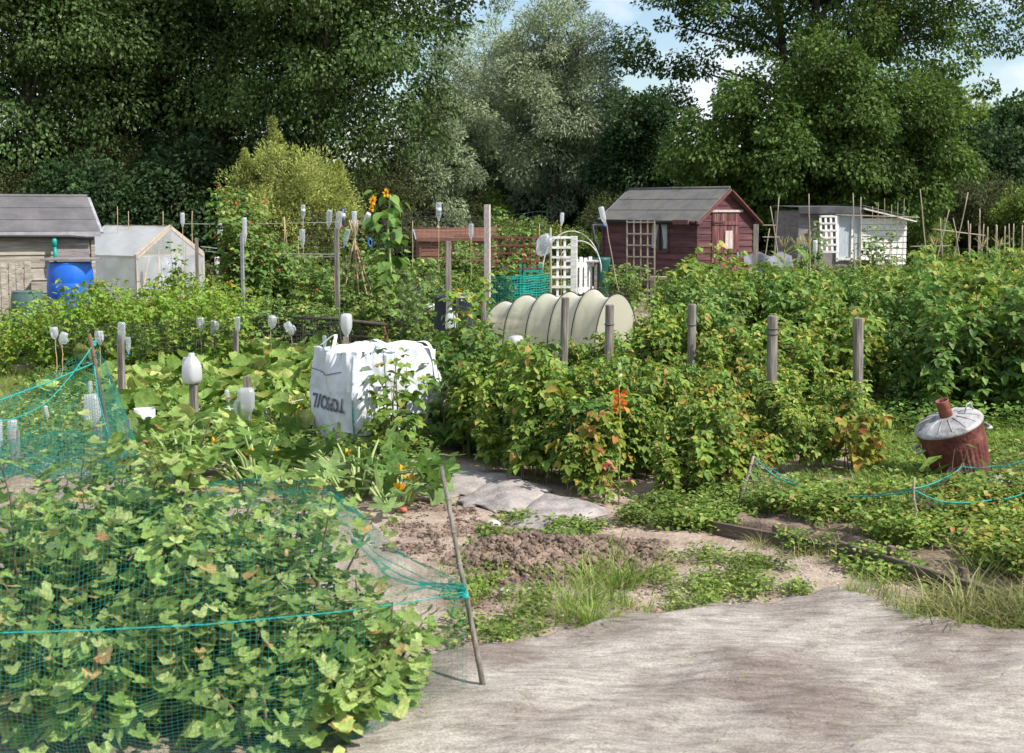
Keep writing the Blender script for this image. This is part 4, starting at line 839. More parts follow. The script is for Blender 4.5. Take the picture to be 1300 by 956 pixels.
# ================================================================== SHEDS
def gable_shed(name, label, cat, loc, rz, Lx, Wy, he, hr, wallm, roofm, bh=.13, over=.10, barge='bargeboard', door=None, win=None, doormat='maroondoor'):
    """ridge along local X, long wall faces local -Y, gable faces local +X; origin = middle of the floor"""
    root = thing(name, label, cat, loc, rz)
    hx, hy = Lx/2, Wy/2
    wl = MB()
    nb = int(math.ceil(he/bh))
    def lap(a, b, z0, z1, n):           # one lapped board: bottom edge proud
        a, b, n = Vector(a), Vector(b), Vector(n)
        o1, o0 = n*.020, n*.004
        A0 = a+o1+Vector((0, 0, z0)); B0 = b+o1+Vector((0, 0, z0)); A1 = a+o0+Vector((0, 0, z1)); B1 = b+o0+Vector((0, 0, z1))
        wl.quad(A0, B0, B1, A1); wl.quad(a+Vector((0, 0, z0)), b+Vector((0, 0, z0)), B0, A0)
    for i in range(nb):
        z0 = i*bh; z1 = min((i+1)*bh, he)
        segs = [(-hx, hx)]
        if win and not (z1 < win[2] or z0 > win[3]): segs = [(-hx, win[0]), (win[1], hx)]
        for s0, s1 in segs: lap((s0, -hy, 0), (s1, -hy, 0), z0, z1, (0, -1, 0))
        lap((hx, hy, 0), (-hx, hy, 0), z0, z1, (0, 1, 0)); lap((-hx, hy, 0), (-hx, -hy, 0), z0, z1, (-1, 0, 0))
        segs = [(-hy, hy)]
        if door and z0 < door[2]: segs = [(-hy, door[0]), (door[1], hy)]
        for s0, s1 in segs: lap((hx, s0, 0), (hx, s1, 0), z0, z1, (1, 0, 0))
    z = he
    while z < hr-.02:
        z1 = min(z+bh, hr); w0 = hy*(1-(z-he)/(hr-he)); w1 = hy*(1-(z1-he)/(hr-he))
        for sx in (1, -1):
            x = hx*sx; o1 = .02*sx; b = len(wl.v); segs = [(-w0, w0, -w1, w1)]
            if door and sx > 0 and z < door[2]-.03: segs = [(-w0, door[0], -w1, door[0]), (door[1], w0, door[1], w1)] if w1 > abs(door[0]) else [(-w0, w0, -w1, w1)]
            for a0, a1, c0_, c1_ in segs:
                wl.quad((x+o1, a0, z), (x+o1, a1, z), (x+.004*sx, c1_, z1), (x+.004*sx, c0_, z1)); wl.quad((x, a0, z), (x, a1, z), (x+o1, a1, z), (x+o1, a0, z))
        z = z1
    for sx, sy in ((1, -1), (1, 1), (-1, -1), (-1, 1)): wl.box((sx*(hx+.012), sy*(hy+.012), he/2), (.05, .05, he))
    # inner dark lining so nothing shines through
    wl.box((0, 0, he/2-.02), (Lx-.06, Wy-.06, he-.06)) if not win else wl.box((0, .12, he/2-.02), (Lx-.06, Wy-.30, he-.06))
    wl.build('wall', M[wallm], root)
    sl_ = math.hypot(hy+over, 0); rise = (hr-he)/hy
    rf = MB(); t = .03
    for sy in (-1, 1):
        e = Vector((0, sy*(hy+over), he-rise*over+.03)); r_ = Vector((0, 0, hr+.03))
        d = r_-e; nrm = Vector((0, sy*rise, 1)).normalized()
        nseg = 3
        for k in range(nseg):     # overlapping felt strips
            a = e+d*(k/nseg)-d*.01; b = e+d*((k+1)/nseg); hh = .004*(k+1)
            p = [Vector((-hx-over, a.y, a.z))+nrm*(hh+.004), Vector((hx+over, a.y, a.z))+nrm*(hh+.004), Vector((hx+over, b.y, b.z))+nrm*hh, Vector((-hx-over, b.y, b.z))+nrm*hh]
            rf.quad(*(p if sy < 0 else p[::-1])); q = [v-nrm*(t+hh) for v in p]; rf.quad(*(q[::-1] if sy < 0 else q))
            rf.quad(q[0], q[1], p[1], p[0]); rf.quad(q[1], q[2], p[2], p[1]); rf.quad(q[3], q[0], p[0], p[3])
    rfo = rf.build('roof', M[roofm], root)
    rc = MB(); rc.tube([(-hx-over, 0, hr+.045), (hx+over, 0, hr+.045)], .03, 6); rc.build('ridge_cap', M[roofm], rfo, True)
    for sx in (1, -1):
        for sy in (-1, 1):
            b = MB(); x = sx*(hx+over+.014)
            bw = .12 if barge == 'bargeboard' else .05; b.bar((x, sy*(hy+over+.02), he-rise*over+.03-bw/2), (x, sy*.02, hr+.045-bw/2), .024, bw, (1, 0, 0)); b.build('bargeboard', M[barge if sx > 0 else 'leadedge'], root)
    b = MB(); b.box((0, -hy-over-.012, he-rise*over-.01), (Lx+2*over, .02, .07)); b.build('eaves_board', M['black' if wallm == 'maroon' else barge], root)
    if door:
        d0, d1, dh = door; dr = MB(); n = 7; wdt = (d1-d0)/n
        for i in range(n): dr.box((hx+.022, d0+wdt*(i+.5), dh/2+.03), (.03, wdt-.008, dh-.06))
        do = dr.build('door', M[doormat], root)
        br = MB()
        for zz in (dh*.20, dh*.55, dh*.88): br.box((hx+.047, (d0+d1)/2, zz), (.018, (d1-d0)-.04, .075))
        br.build('door_brace', M[doormat], do)
        c = d0+(d1-d0)*.60; b = MB()
        for k in (-1, 1): b.box((hx+.052, c+k*.055, dh*.685), (.012, .10, .36))
        b.build('window_board', M['paleboard'], do)
        MB().box((hx+.04, (d0+d1)/2, dh+.035), (.05, (d1-d0)+.16, .045)).build('door_lintel', M['paleboard'], root)
        b = MB(); b.box((hx+.055, d1-.06, dh*.5), (.03, .03, .12)); b.tube([(hx+.08, d1-.06, dh*.5-.04), (hx+.1, d1-.06, dh*.5), (hx+.08, d1-.06, dh*.5+.04)], .008, 6); b.build('handle', M['galv'], do)
        for zz in (dh*.2, dh*.88):
            MB().box((hx+.06, d0+.13, zz), (.006, .28, .03)).build('hinge', M['black'], do)
    if win:
        x0, x1, z0, z1 = win; f = MB(); y = -hy-.012
        f.box(((x0+x1)/2, y, z0-.02), (x1-x0+.1, .06, .045)); f.box(((x0+x1)/2, y, z1+.02), (x1-x0+.08, .04, .045)); f.box((x0-.02, y, (z0+z1)/2), (.045, .04, z1-z0)); f.box((x1+.02, y, (z0+z1)/2), (.045, .04, z1-z0)); f.box(((x0+x1)/2, y, (z0+z1)/2), (.03, .03, z1-z0))
        fo = f.build('window', M[wallm], root)
        MB().quad((x0, -hy+.01, z0), (x1, -hy+.01, z0), (x1, -hy+.01, z1), (x0, -hy+.01, z1)).build('pane', M['glass'], fo)
        return root, fo
    return root, None
# maroon shed
crn = W(885, 300, 26.6); fx, fy = crn.x, 26.6
rz = R(-52); Lx, Wy = 2.75, 1.62
loc = Vector((fx, fy, 0)) - Matrix.Rotation(rz, 3, 'Z') @ Vector((Lx/2, -Wy/2, 0))
ms, wf = gable_shed('garden_shed', 'maroon-painted wooden shed with grey felt gable roof and small white panel in its door', 'shed', loc, rz, Lx, Wy, 1.60, 2.18, 'maroon', 'felt', door=(-.42, .36, 1.72), win=(.08, .56, .95, 1.5))
x0, x1, z0, z1 = .08, .56, .95, 1.5
cu = MB()
for side in (0, 1):      # two curtain halves gathered to the sides
    def fn(u, v, s=side):
        wdt = .23*(1-.55*v**.7) if v < .9 else .13
        xx = (x0+.0+u*wdt) if s == 0 else (x1-u*wdt)
        return (xx, -Wy/2-.004+.006*sin(u*26), z1-(z1-z0)*v*.92)
    cu.grid(14, 10, fn)
for i, v in enumerate(cu.v): cu.v[i] = (v[0], v[1]+.006 if v[1] > -Wy/2-.004 else v[1], v[2])
cu.build('curtain', M['curtain'], wf, True)
b = MB(); b.box((Lx/2-.25, -Wy/2-.2, 1.535), (.42, .05, .09)); b.build('broken_eaves_board', M['bargeboard'], ms)
gt = MB(); gt.tube([(-Lx/2-.1, -Wy/2-.16, 1.545), (Lx/2+.06, -Wy/2-.16, 1.53)], .035, 8); go = gt.build('gutter', M['black'], ms, True)
# weathered shed at the left
rz = R(27); crn = W(116, 300, 18.2); Lx2, Wy2 = 4.2, 1.7
loc = Vector((crn.x, crn.y, 0)) - Matrix.Rotation(rz, 3, 'Z') @ Vector((Lx2/2, -Wy2/2, 0))
ls, _ = gable_shed('garden_shed', 'weathered grey plank shed with pale felt roof cut off by the left edge', 'shed', loc, rz, Lx2, Wy2, 1.52, 1.93, 'board', 'feltl', bh=.17, barge='leadedge')
b = MB(); b.box((Lx2/2-.25, -Wy2/2-.03, 1.15), (.42, .03, .62)); b.box((Lx2/2-.28, -Wy2/2-.06, .98), (.34, .06, .06)); b.build('wall_patch', M['greywood'], ls)
b = MB(); b.tube([(Lx2/2-.5, -Wy2/2-.12, 1.42), (Lx2/2-.5, -Wy2/2-.13, 1.30)], .035, 10); b.tube([(Lx2/2-.5, -Wy2/2-.13, 1.30), (Lx2/2-.5, -Wy2/2-.17, 1.22), (Lx2/2-.5, -Wy2/2-.16, 1.08)], .024, 8)
b.build('green_downpipe', M['tealmesh'], ls, True)
b = MB(); b.tube([(-Lx2/2, -Wy2/2-.15, 1.46), (Lx2/2-.3, -Wy2/2-.15, 1.43), (Lx2/2, -Wy2/2-.13, 1.40)], .02, 8); b.build('gutter', M['black'], ls, True)
# distant orange shed
crn = W(560, 300, 33)
gable_shed('garden_shed', 'low orange-brown shed far behind, seen between the sunflower and the tall pale post', 'shed', (crn.x+.35, 33.6, 0), R(8), 1.9, 1.5, 1.08, 1.26, 'orangewood', 'orangewood', win=(-.1, .3, .75, 1.1), barge='orangewood')
# pale shed on the right
def pale_shed():
    c = W(1082, 300, 29.5); root = thing('garden_shed', 'whitish boarded lean-to shed with trellis front at the right of the plots', 'shed', (c.x, c.y, 0), R(9))
    # local x from -1.25 to 1.25
    k = MB(); k.box((-.54, .75, .88), (1.40, 1.5, 1.76)); k.build('side_room', M['greywood'], root)
    wl = MB(); wl.box((.72, .75, .80), (1.04, 1.5, 1.58))
    for i in range(12): wl.box((.72, -.018, .07+i*.132), (1.06, .03, .118), (R(-7), 0, 0))
    wl.build('wall', M['whitewood'], root)
    rf = MB()
    def rp(x0, z0, x1, z1):
        rf.quad((x0, -.16, z0), (x1, -.16, z1), (x1, 1.6, z1+.03), (x0, 1.6, z0+.03)); rf.quad((x0, -.16, z0-.05), (x1, -.16, z1-.05), (x1, -.16, z1), (x0, -.16, z0)); rf.quad((x1, -.16, z1-.05), (x1, 1.6, z1-.02), (x1, 1.6, z1+.03), (x1, -.16, z1))
        rf.quad((x0, 1.6, z0-.02), (x1, 1.6, z1-.02), (x1, -.16, z1-.05), (x0, -.16, z0-.05))
    rp(-1.32, 1.84, .18, 1.84)
    rf.build('roof', M['feltdark'], root)
    f = MB(); f.box((-.57, -.18, 1.76), (1.5, .03, .13)); f.build('fascia', M['feltdark'], root)
    r2 = MB(); r2.quad((.14, -.2, 1.88), (1.34, -.2, 1.60), (1.34, 1.6, 1.62), (.14, 1.6, 1.90)); r2.quad((.14, 1.6, 1.86), (1.34, 1.6, 1.58), (1.34, -.2, 1.56), (.14, -.2, 1.84)); r2.build('lean_to_roof', M['whitewood'], root)
    f = MB(); f.bar((.14, -.22, 1.80), (1.36, -.22, 1.52), .02, .15, (0, 1, 0)); f.build('fascia', M['whitewood'], root)
    w_ = MB(); w_.box((-.02, -.03, 1.2), (.05, .05, 1.1)); w_.box((.18, -.03, 1.2), (.05, .05, 1.1)); w_.box((-.36, -.03, 1.2), (.05, .05, 1.1)); w_.box((-.09, -.03, 1.72), (.6, .05, .05)); w_.box((-.09, -.03, .7), (.6, .05, .05))
    wo_ = w_.build('window', M['whitewood'], root); MB().box((-.09, -.012, 1.2), (.5, .01, 1.0)).build('pane', M['curtain'], wo_)
    return root
pale_shed()
# ------------------------------------------------------------------ trellises
def trellis(name, label, mat, a, b, z0, z1, nx, nz, w=.028, lean=0, post=None, group=None):
    a, b = Vector(a), Vector(b); root = thing(name, label, 'trellis', (a+b)/2, group=group); m = MB(); off = Vector((0, lean, 0))
    up = (b-a).cross(Vector((0, 0, 1))).normalized()
    for i in range(nx+1):
        p = a.lerp(b, i/nx); m.bar(p+Vector((0, 0, z0)), p+off+Vector((0, 0, z1)), w, w*.5, up)
    m.build('upright_slats', M[mat], root, world=True); m = MB()
    for j in range(nz+1):
        z = z0+(z1-z0)*(j+.15)/(nz+.3); o_ = off*((z-z0)/(z1-z0))-up*w*.52*(1 if up.y > 0 else -1)
        m.bar(a+o_+Vector((0, 0, z)), b+o_+Vector((0, 0, z)), w*.5, w, up) if False else m.bar(a+o_+Vector((0, 0, z)), b+o_+Vector((0, 0, z)), w*.5, w)
    m.build('cross_slats', M[mat], root, world=True)
    return root
def flat(p): return Vector((p.x, p.y, 0))
trellis('trellis', 'brown wooden trellis panel standing in front of the maroon shed wall', 'canegrey', flat(W(796, 380, 25.3)), flat(W(831, 380, 25.1)), 0, 1.58, 4, 7, .024, .15)
trellis('trellis', 'red-brown square trellis above the green plastic mesh', 'redwood', flat(W(623, 330, 23)), flat(W(690, 330, 23)), .75, 1.33, 8, 4, .03)
trellis('trellis', 'whitish weathered trellis panel between the plastic bag pole and a thick pale post', 'whitewood', flat(W(699, 330, 21.8)), flat(W(726, 330, 21.8)), .35, 1.36, 3, 6, .04)
trellis('trellis', 'small white leaning trellis on the front of the pale shed', 'whitewood', flat(W(1044, 300, 29)), flat(W(1064, 300, 29)), .85, 1.66, 3, 5, .045, .25)
# ------------------------------------------------------------------ posts
def post(label, px, py_top, py_base, Y=None, w=.07, rnd=False, mat='post', name='wooden_post', lean=0, group=None, wires=()):
    q = G(px, py_base) if Y is None else None; Y = Y or q.y
    p = foot(px, Y); top = W(px, py_top, Y).z
    root = thing(name, label, 'post', p, random.uniform(-.4, .4) if not rnd else 0, group)
    m = MB(); L_ = Vector((lean, 0, 0))
    if rnd: m.tube([(0, 0, -.1), L_*.5+Vector((.003, 0, top*.5)), L_+Vector((0, 0, top-.006)), L_+Vector((0, 0, top))], [w/2*1.03, w/2, w/2*.98, w/2*.88], 14)
    else:
        m.box((lean/2, 0, top/2-.03), (w, w*.7, top+.06), (0, atan2(lean, top), 0))
    o = m.build('shaft', M[mat], root, smooth=False, bevel=.004)
    if rnd:
        mm = MB()
        for z in wires: mm.lathe([(w/2+.003, z-.006), (w/2+.006, z), (w/2+.003, z+.006)], 14, (lean*z/top, 0, 0))
        if wires: mm.build('wire_tie', M['greymesh'], root, True)
    return root, p, top
gr = 'round grey posts among the raspberries'
post('round grey post leaning beside the pale cloches, leftmost among the raspberries', 713, 380, 0, 11.6, .072, True, lean=.03, group=gr)
post('round grey post behind the gladiolus, its top against the cloches', 771, 387, 0, 11.0, .074, True, lean=.015, group=gr, wires=(.85,))
post('round grey post in the middle of the raspberries below the shed door', 877, 385, 0, 11.6, .075, True, group=gr, wires=(.8,))
post('round grey post right of the middle one with a dark wire tie near its top', 979, 403, 0, 9.9, .078, True, group=gr, wires=(.90, .86))
post('rightmost round grey post at the end of the near raspberries', 1089, 404, 0, 10.2, .078, True, lean=-.01, group=gr, wires=(.3,))
post('pale square post standing in front of the right corner of the maroon shed', 956, 285, 0, 19.6, .075)
post('tall pale post with bright lit side left of the red trellis', 619, 261, 0, 19.5, .085, mat='paleboard')
post('thick pale post at the right end of the whitish trellis', 728, 300, 0, 21.5, .10, mat='whitewood')
post('tall grey square post in front of the bottle-topped canes', 430, 288, 0, 17.6, .06)
post('dark grey post carrying the milk jug left of the navy bin', 570, 306, 0, 13.4, .055)
post('thin grey post in front of the plastic greenhouse corner', 254, 302, 0, 20, .05)
post('short stout stump behind the milk jug post by the navy bin', 614, 378, 0, 14.4, .06, True)
pA = post('tall grey post with a clear bottle over its top at the left of the squash', 155, 425, 526, w=.055)
pB = post('grey post capped by a ribbed clear bottle behind the squash patch', 301, 418, 484, w=.05)
pC = post('pale post under the big milk jug in front of the squash', 246, 482, 548, w=.062)
pD = post('pale post pushed through the upturned milk jug', 314, 480, 568, w=.05)
pE = post('pale post stub under the translucent jug behind the leaning stick', 123, 535, 590, w=.055)
pF = post('short post inside the white plastic bottle near the left edge', 17, 545, 598, w=.06)
pG = post('grey post with a white jug on top standing behind the white sack', 440, 425, 0, 11.6, w=.05)
pH = post('thin stake tied with rag under the cut white tub', 162, 530, 575, w=.03)
# ------------------------------------------------------------------ canes
def cane(label, a, b, r=.007, mat='cane', group=None, name='bamboo_cane', cat='cane'):
    a, b = Vector(a), Vector(b); root = thing(name, label, cat, (a.x, a.y, 0), group=group)
    n = 7; pts = [a.lerp(b, i/n)+Vector((random.gauss(0, .004), random.gauss(0, .004), 0))*(0 if i in (0, n) else 1) for i in range(n+1)]
    m = MB(); m.tube(pts, [r*(1.1-.35*i/n) for i in range(n+1)], 7); m.build('shaft', M[mat], root, True, True)
    m = MB(); u = (b-a).normalized()
    for p in pts[1:-1]: m.tube([p-u*.006, p, p+u*.006], [r*.9, r*1.25, r*.9], 7, False)
    m.build('node_ring', M[mat], root, True, True)
    return root
def canep(label, pxa, pya, Ya, pxb, pyb, Yb, r=.007, mat='cane', group=None):
    a = W(pxa, pya, Ya); b = W(pxb, pyb, Yb); return cane(label, a, b, r, mat, group)
# ------------------------------------------------------------------ bottles
def bottle(kind, label, neck, s=1.0, tilt=(0, 0), rz=None, mat=None, name=None, group=None, cap=None, up=False, wf=1):
    """neck: world point of the bottle's mouth; the bottle stands upside down above it unless up"""
    neck = Vector(neck); root = thing(name or ('milk_jug' if kind == 'jug' else 'plastic_bottle'), label, 'bottle', neck, 0, group)
    root.rotation_euler = (tilt[1], tilt[0], rz if rz is not None else random.uniform(0, 6)); root.scale = (s*wf, s*wf, s*(-1 if up else 1))
    if up: root.location.z += (.235 if kind == 'jug' else .29)*s
    if cap is None and up is False and s > .7: cap = random.choice([None, 'curtain', 'blue', None])
    if kind == 'jug':
        m = MB(); m.lathe([(.018, -.0), (.020, .02), (.030, .035), (.052, .07), (.062, .10), (.065, .16), (.063, .20), (.055, .228), (.03, .235), (0, .232)], 28, sq=4); m.build('body', M[mat or 'jug'], root, True)
        m = MB(); m.tube([(.040, 0, .045), (.075, 0, .05), (.085, 0, .085), (.078, 0, .13), (.058, 0, .145)], .013, 8); m.build('handle', M[mat or 'jug'], root, True)
        if cap: MB().lathe([(.021, -.012), (.021, .010), (0, .010)], 14).build('cap', M[cap], root)
    else:
        m = MB(); m.lathe([(.013, 0), (.014, .025), (.022, .05), (.038, .09), (.043, .12), (.040, .14), (.043, .16), (.043, .19), (.040, .205), (.043, .22), (.043, .27), (.036, .29), (.012, .282), (0, .28)], 20, flute=.02, nf=5, fr=(8, 12)); m.build('body', M[mat or 'clear'], root, True)
        if kind == 'label': MB().lathe([(.0445, .14), (.0445, .21)], 20).build('wrapper', M['white'], root, True)
        if cap: MB().lathe([(.016, -.012), (.016, .012), (0, .012)], 14).build('cap', M[cap], root)
    return root
def bot_px(kind, label, px, py_top, py_bot, Y, tilt=(0, 0), **k):
    b = W(px, py_bot, Y); t = W(px, py_top, Y); hh = .235 if kind == 'jug' else .29
    return bottle(kind, label, b, (t.z-b.z)/hh, tilt, **k)
Ya, Yb, Yc, Yd = pA[1].y, pB[1].y, pC[1].y, pD[1].y
bot_px('pet', 'big clear bottle pushed over the tall grey post left of the squash', 155, 409, 441, Ya, mat='clear')
bot_px('pet', 'small clear bottle with blue label hanging behind the tall grey post', 163, 428, 449, Ya+.3, cap='blue')
bot_px('pet', 'small clear bottle at the foot of the tall grey post', 159, 508, 528, Ya-.15)
bot_px('pet', 'ribbed clear bottle capping the grey post behind the squash', 302, 402, 424, Yb)
bot_px('jug', 'large white milk jug hooded over a pale post before the squash', 244, 448, 487, Yc, rz=2.6, mat='white', up=True)
bot_px('jug', 'milk jug upturned on the pale post with its handle to the left', 313, 492, 533, Yd-.03, rz=3.3, wf=.95)
bot_px('jug', 'translucent jug behind the teal-tied leaning stick', 119, 500, 542, pE[1].y-.02, rz=2.9, wf=.85)
bot_px('pet', 'tiny clear bottle above the translucent jug near the leaning stick', 115, 484, 502, pE[1].y+.5, mat='jug')
bot_px('pet', 'cut white bottle over a short post near the left edge', 17, 533, 574, pF[1].y, mat='jug')
bot_px('pet', 'white bottle half cut off by the left picture edge', -2, 533, 574, pF[1].y, mat='jug')
def jugcane(l1, l2, px, pt, pb, Y, tilt, pyb, kind='jug', dx=0, **k):
    bot_px(kind, l1, px, pt, pb, Y, tilt=tilt, **k)
    nk = W(px, pb, Y); u = Euler((tilt[1], tilt[0], 0)).to_matrix() @ Vector((0, 0, 1))
    cane(l2, (nk.x+dx, Y, 0), nk+u*.06, .0055, group='thin canes holding the bottles')
jugcane('milk jug on a cane at the far left of the jug line, half behind another', 'cane under the leftmost half-hidden jug', 70, 415, 431, 13.5, (.15, 0), 460)
jugcane('tilted milk jug with its handle low, second on the left of the jug line', 'cane under the tilted second jug', 77, 421, 438, 13.2, (.35, 0), 460, rz=0)
jugcane('milk jug on a cane between the leaning stick and the tall bottle post', 'cane under the jug right of the leaning stick', 127, 420, 438, 13.4, (-.1, 0), 460)
jugcane('upright white jug, left of the pair behind the squash patch', 'cane under the left jug of the pair', 255, 403, 421, 14.2, (0, 0), 460)
jugcane('white jug with a blue label, right of the pair behind the squash patch', 'leaning cane under the right jug of the pair', 271, 406, 424, 14.2, (-.25, 0), 460, cap='blue')
jugcane('white jug tilted left between the capped post and the rustic rail', 'cane under the jug right of the capped post', 345, 400, 418, 14.6, (-.3, 0), 460)
jugcane('white jug leaning left with open handle, rightmost of the jug line', 'cane under the rightmost jug of the line', 372, 407, 425, 14.6, (-.5, 0), 460, rz=0)
jugcane('small white pot bottle on a thin stick left of the upturned jug', 'thin stick left of the upturned jug', 290, 495, 514, 11.2, (-.1, 0), 540, kind='pet', mat='jug')
jugcane('small white bottle on a short stick behind the net at far left', 'short stick under the small white bottle behind the net', 60, 515, 532, 10.4, (.1, 0), 560, kind='pet', mat='white')
bot_px('jug', 'tall white jug on the post rising behind the white sack', 440, 398, 429, pG[1].y, mat='white', rz=1.2, wf=.75)
bot_px('pet', 'clear plastic bottle upright at the back of the white sack', 412, 426, 443, 11.3)
bot_px('pet', 'clear bottle low among leaves right of the pale jug post', 307, 540, 569, Yd+.05)
bot_px('jug', 'white milk jug on the dark grey post left of the navy bin', 572, 391, 420, 13.3, mat='white', rz=0.3, up=True, wf=.8)
bot_px('jug', 'big white jug among the leaves below the cloches', 657, 426, 457, 12.9, mat='white', rz=0.5, tilt=(-.1, 0))
bot_px('jug', 'small white jug right behind the big one among the leaves', 648, 452, 468, 12.6, mat='white', rz=1.5, tilt=(.3, .2))
jugcane('white-wrapped bottle on a cane left end of the string behind the greenhouse', 'cane with the bottle left of the greenhouse ridge string', 232, 270, 289, 23, (0, 0), 350, kind='pet', mat='jug')
bot_px('pet', 'clear bottle hanging tilted from the string above the greenhouse', 278, 283, 305, 22, tilt=(.15, 0), mat='jug')
bot_px('pet', 'white container hanging at the right corner of the plastic greenhouse', 276, 326, 348, 22.6, mat='white')
root_, _, _ = post('white post with reflective wrap inside the red-flowered beans', 311, 296, 0, 18.4, .045, mat='leadedge')
bot_px('pet', 'long white bottle sleeve on the post inside the bean column', 311, 276, 310, 18.3, mat='jug', wf=.6)
jugcane('clear bottle, upper of two on one cane under the golden shrub', 'cane with two clear bottles under the golden shrub', 385, 260, 279, 20.5, (0, 0), 400, kind='label')
bot_px('pet', 'clear bottle, lower of two on one cane under the golden shrub', 384, 291, 315, 20.4)
jugcane('clear bottle on a cane left of the distant orange shed', 'cane with a bottle left of the distant orange shed', 557, 257, 281, 22, (0, 0), 330, kind='label')
jugcane('clear bottle on a short cane just left of the tall pale post', 'short cane left of the tall pale post', 598, 284, 305, 22, (0, 0), 350, kind='pet')
jugcane('tilted clear bottle on a cane above the whitish trellis', 'cane above the whitish trellis', 713, 270, 287, 20.5, (-.2, 0), 370, kind='pet', mat='jug')
# leaning cane with white bottle by the shed
canep('long cane leaning towards the white bottle left of the maroon shed', 788, 385, 22.8, 767, 272, 22.8, .010, 'canegrey')
bot_px('pet', 'white bottle tilted on the long leaning cane at the maroon shed eaves', 768, 262, 286, 22.8, tilt=(-.25, 0), mat='jug')
# wigwam of canes topped with bottles
wt = W(450, 302, 18.9); gw = 'canes of the bottle-topped wigwam'
wl_ = [(-.62, .30, 'leftmost'), (-.30, -.30, 'second'), (-.12, .42, 'third'), (.12, -.35, 'fourth'), (.22, .35, 'fifth'), (.34, -.25, 'sixth'), (.42, .10, 'right outermost')]
for i, (dx, dy, nm) in enumerate(wl_):
    ft = Vector((wt.x+.02+dx*.9, wt.y+dy, 0)); u = (wt-ft).normalized(); tp = wt+u*.26
    cane(f'wigwam cane, {nm} from the left where the feet spread' if i < 6 else 'wigwam cane with its foot furthest to the right', ft, tp, .010, group=gw)
wb = [(417, 266, 290, -.25, 'pet', 'clear', 'clear bottle leaning left, outermost on the wigwam top'), (428, 268, 296, -.15, 'pet', 'clear', 'clear bottle second from the left on the wigwam top'), (437, 264, 288, -.35, 'label', 'navy', 'dark-blue bottle with white wrapper on the wigwam top'),
      (450, 268, 290, 0, 'pet', 'jug', 'milky bottle upright at the middle of the wigwam top'), (461, 267, 291, .55, 'pet', 'white', 'white bottle leaning right on the wigwam top'), (437, 290, 312, -.3, 'pet', 'clear', 'clear bottle hanging lower at the wigwam crossing')]
for px, a, b_, t_, k_, m_, l_ in wb: bot_px(k_, l_, px, a, b_, 18.9, tilt=(t_, 0), mat=m_)
# blue ring on the sunflower cane
rg = MB(); rg.lathe([(.026+.006*cos(q), .006*sin(q)) for q in np.linspace(0, 2*pi, 9)[:-1]]+[(.032, 0)], 20, M=Euler((pi/2, 0, 0)).to_matrix() @ Matrix.Diagonal((.8, 1.9, 1)).to_3x3()); o = rg.build('hose_loop', M['blue'], None, True); o.location = W(470, 308, 18.2); tag(o, 'small bright blue loop hanging left of the sunflower', 'hose loop')
# plastic ball bag on pole
cane('pole with the clear plastic bag right of the red trellis', (W(699, 300, 20.8).x, 20.8, 0), W(699, 289, 20.8), .022, 'canegrey', name='wooden_pole', cat='pole')
g = np.random.default_rng(301); m = MB()
def bagf(u, v):
    a = u*2*pi; b_ = v*pi; r = .145*(1+.10*sin(a*3+b_*4)+.05*sin(a*7-b_*5)); return (r*sin(b_)*cos(a)*.85, r*sin(b_)*sin(a)*.7, r*cos(b_)*1.15)
o = m.grid(26, 18, bagf).build('plastic_bag', M['clear'], None, True); o.location = W(691, 311, 20.6); o.rotation_euler = (0, .35, 0); tag(o, 'crumpled clear plastic bag like a ball tied to the pole by the trellis', 'plastic bag')
# right-hand bean canes
cr_ = [(983, 330, 989, 250, 'pole right of the maroon shed eaves, nearly upright'), (988, 325, 978, 262, 'pole leaning left beside the maroon shed'), (968, 345, 977, 290, 'short pole by the blue-grey sheet'),
       (1178, 345, 1168, 240, 'tall pole leaning left just right of the pale shed'), (1215, 310, 1229, 244, 'tall pole leaning right above the far plots'), (1193, 315, 1205, 266, 'shorter pole leaning right above the horizontal rail'), (1220, 335, 1210, 277, 'pole leaning left crossing the rail end'), (1195, 300, 1194, 277, 'short upright pole left on the rail'),
       (1231, 330, 1229, 280, 'upright pole in the middle behind the rail'), (1244, 330, 1244, 265, 'upright pole at the right end of the rail'), (1248, 300, 1249, 284, 'short pole right of the rail'), (1085, 330, 1083, 245, 'tall thin pole behind the pale shed window'), (1092, 330, 1093, 250, 'tall thin pole left of the white wall'), (1028, 330, 1027, 246, 'thin pole with a bean left of the small white trellis'), (1265, 320, 1266, 286, 'stake beneath the dark trees at the far right'), (1282, 320, 1281, 284, 'stake near the right picture edge')]
for a, b_, c_, d_, l_ in cr_:
    Y = 25 if a < 1000 else 24; A = W(a, b_, Y); B = W(c_, d_, Y); A = A+(A-B)*(A.z/max(B.z-A.z, .1)); A = Vector((A.x, Y, 0)) if A.z > -5 else A
    cane('bean '+l_, A, B, .012, 'canegrey', 'bean poles beyond the thicket')
for i, px in enumerate([1107, 1114, 1122, 1131, 1139, 1147]):
    cane('thin bean cane of the net row before the white boarded wall', (W(px, 300, 26).x, 26, 0), W(px+1, 262-(i % 3)*5, 26), .007, 'canegrey', 'bean canes before the white wall')
def rail(label, pa, pb, Y0, Y1, r=.010, mat='canegrey', name='bamboo_cane', cat='cane'): return cane(label, W(*pa, Y0), W(*pb, Y1), r, mat, name=name, cat=cat)
rail('long horizontal rail tied across the far right bean poles', (1184, 291), (1250, 299), 24, 24, .013)
rail('horizontal cane across the window of the pale shed', (1060, 273), (1167, 276), 25.9, 25.9, .012)
rail('upper horizontal cane between the maroon shed and the poles', (968, 286), (985, 286), 25, 25, .010)
rail('lower horizontal cane between the maroon shed and the poles', (968, 301), (990, 301), 25, 25, .010)
rail('pale horizontal cane right of the white wall', (1155, 313), (1205, 312), 25, 25, .010)
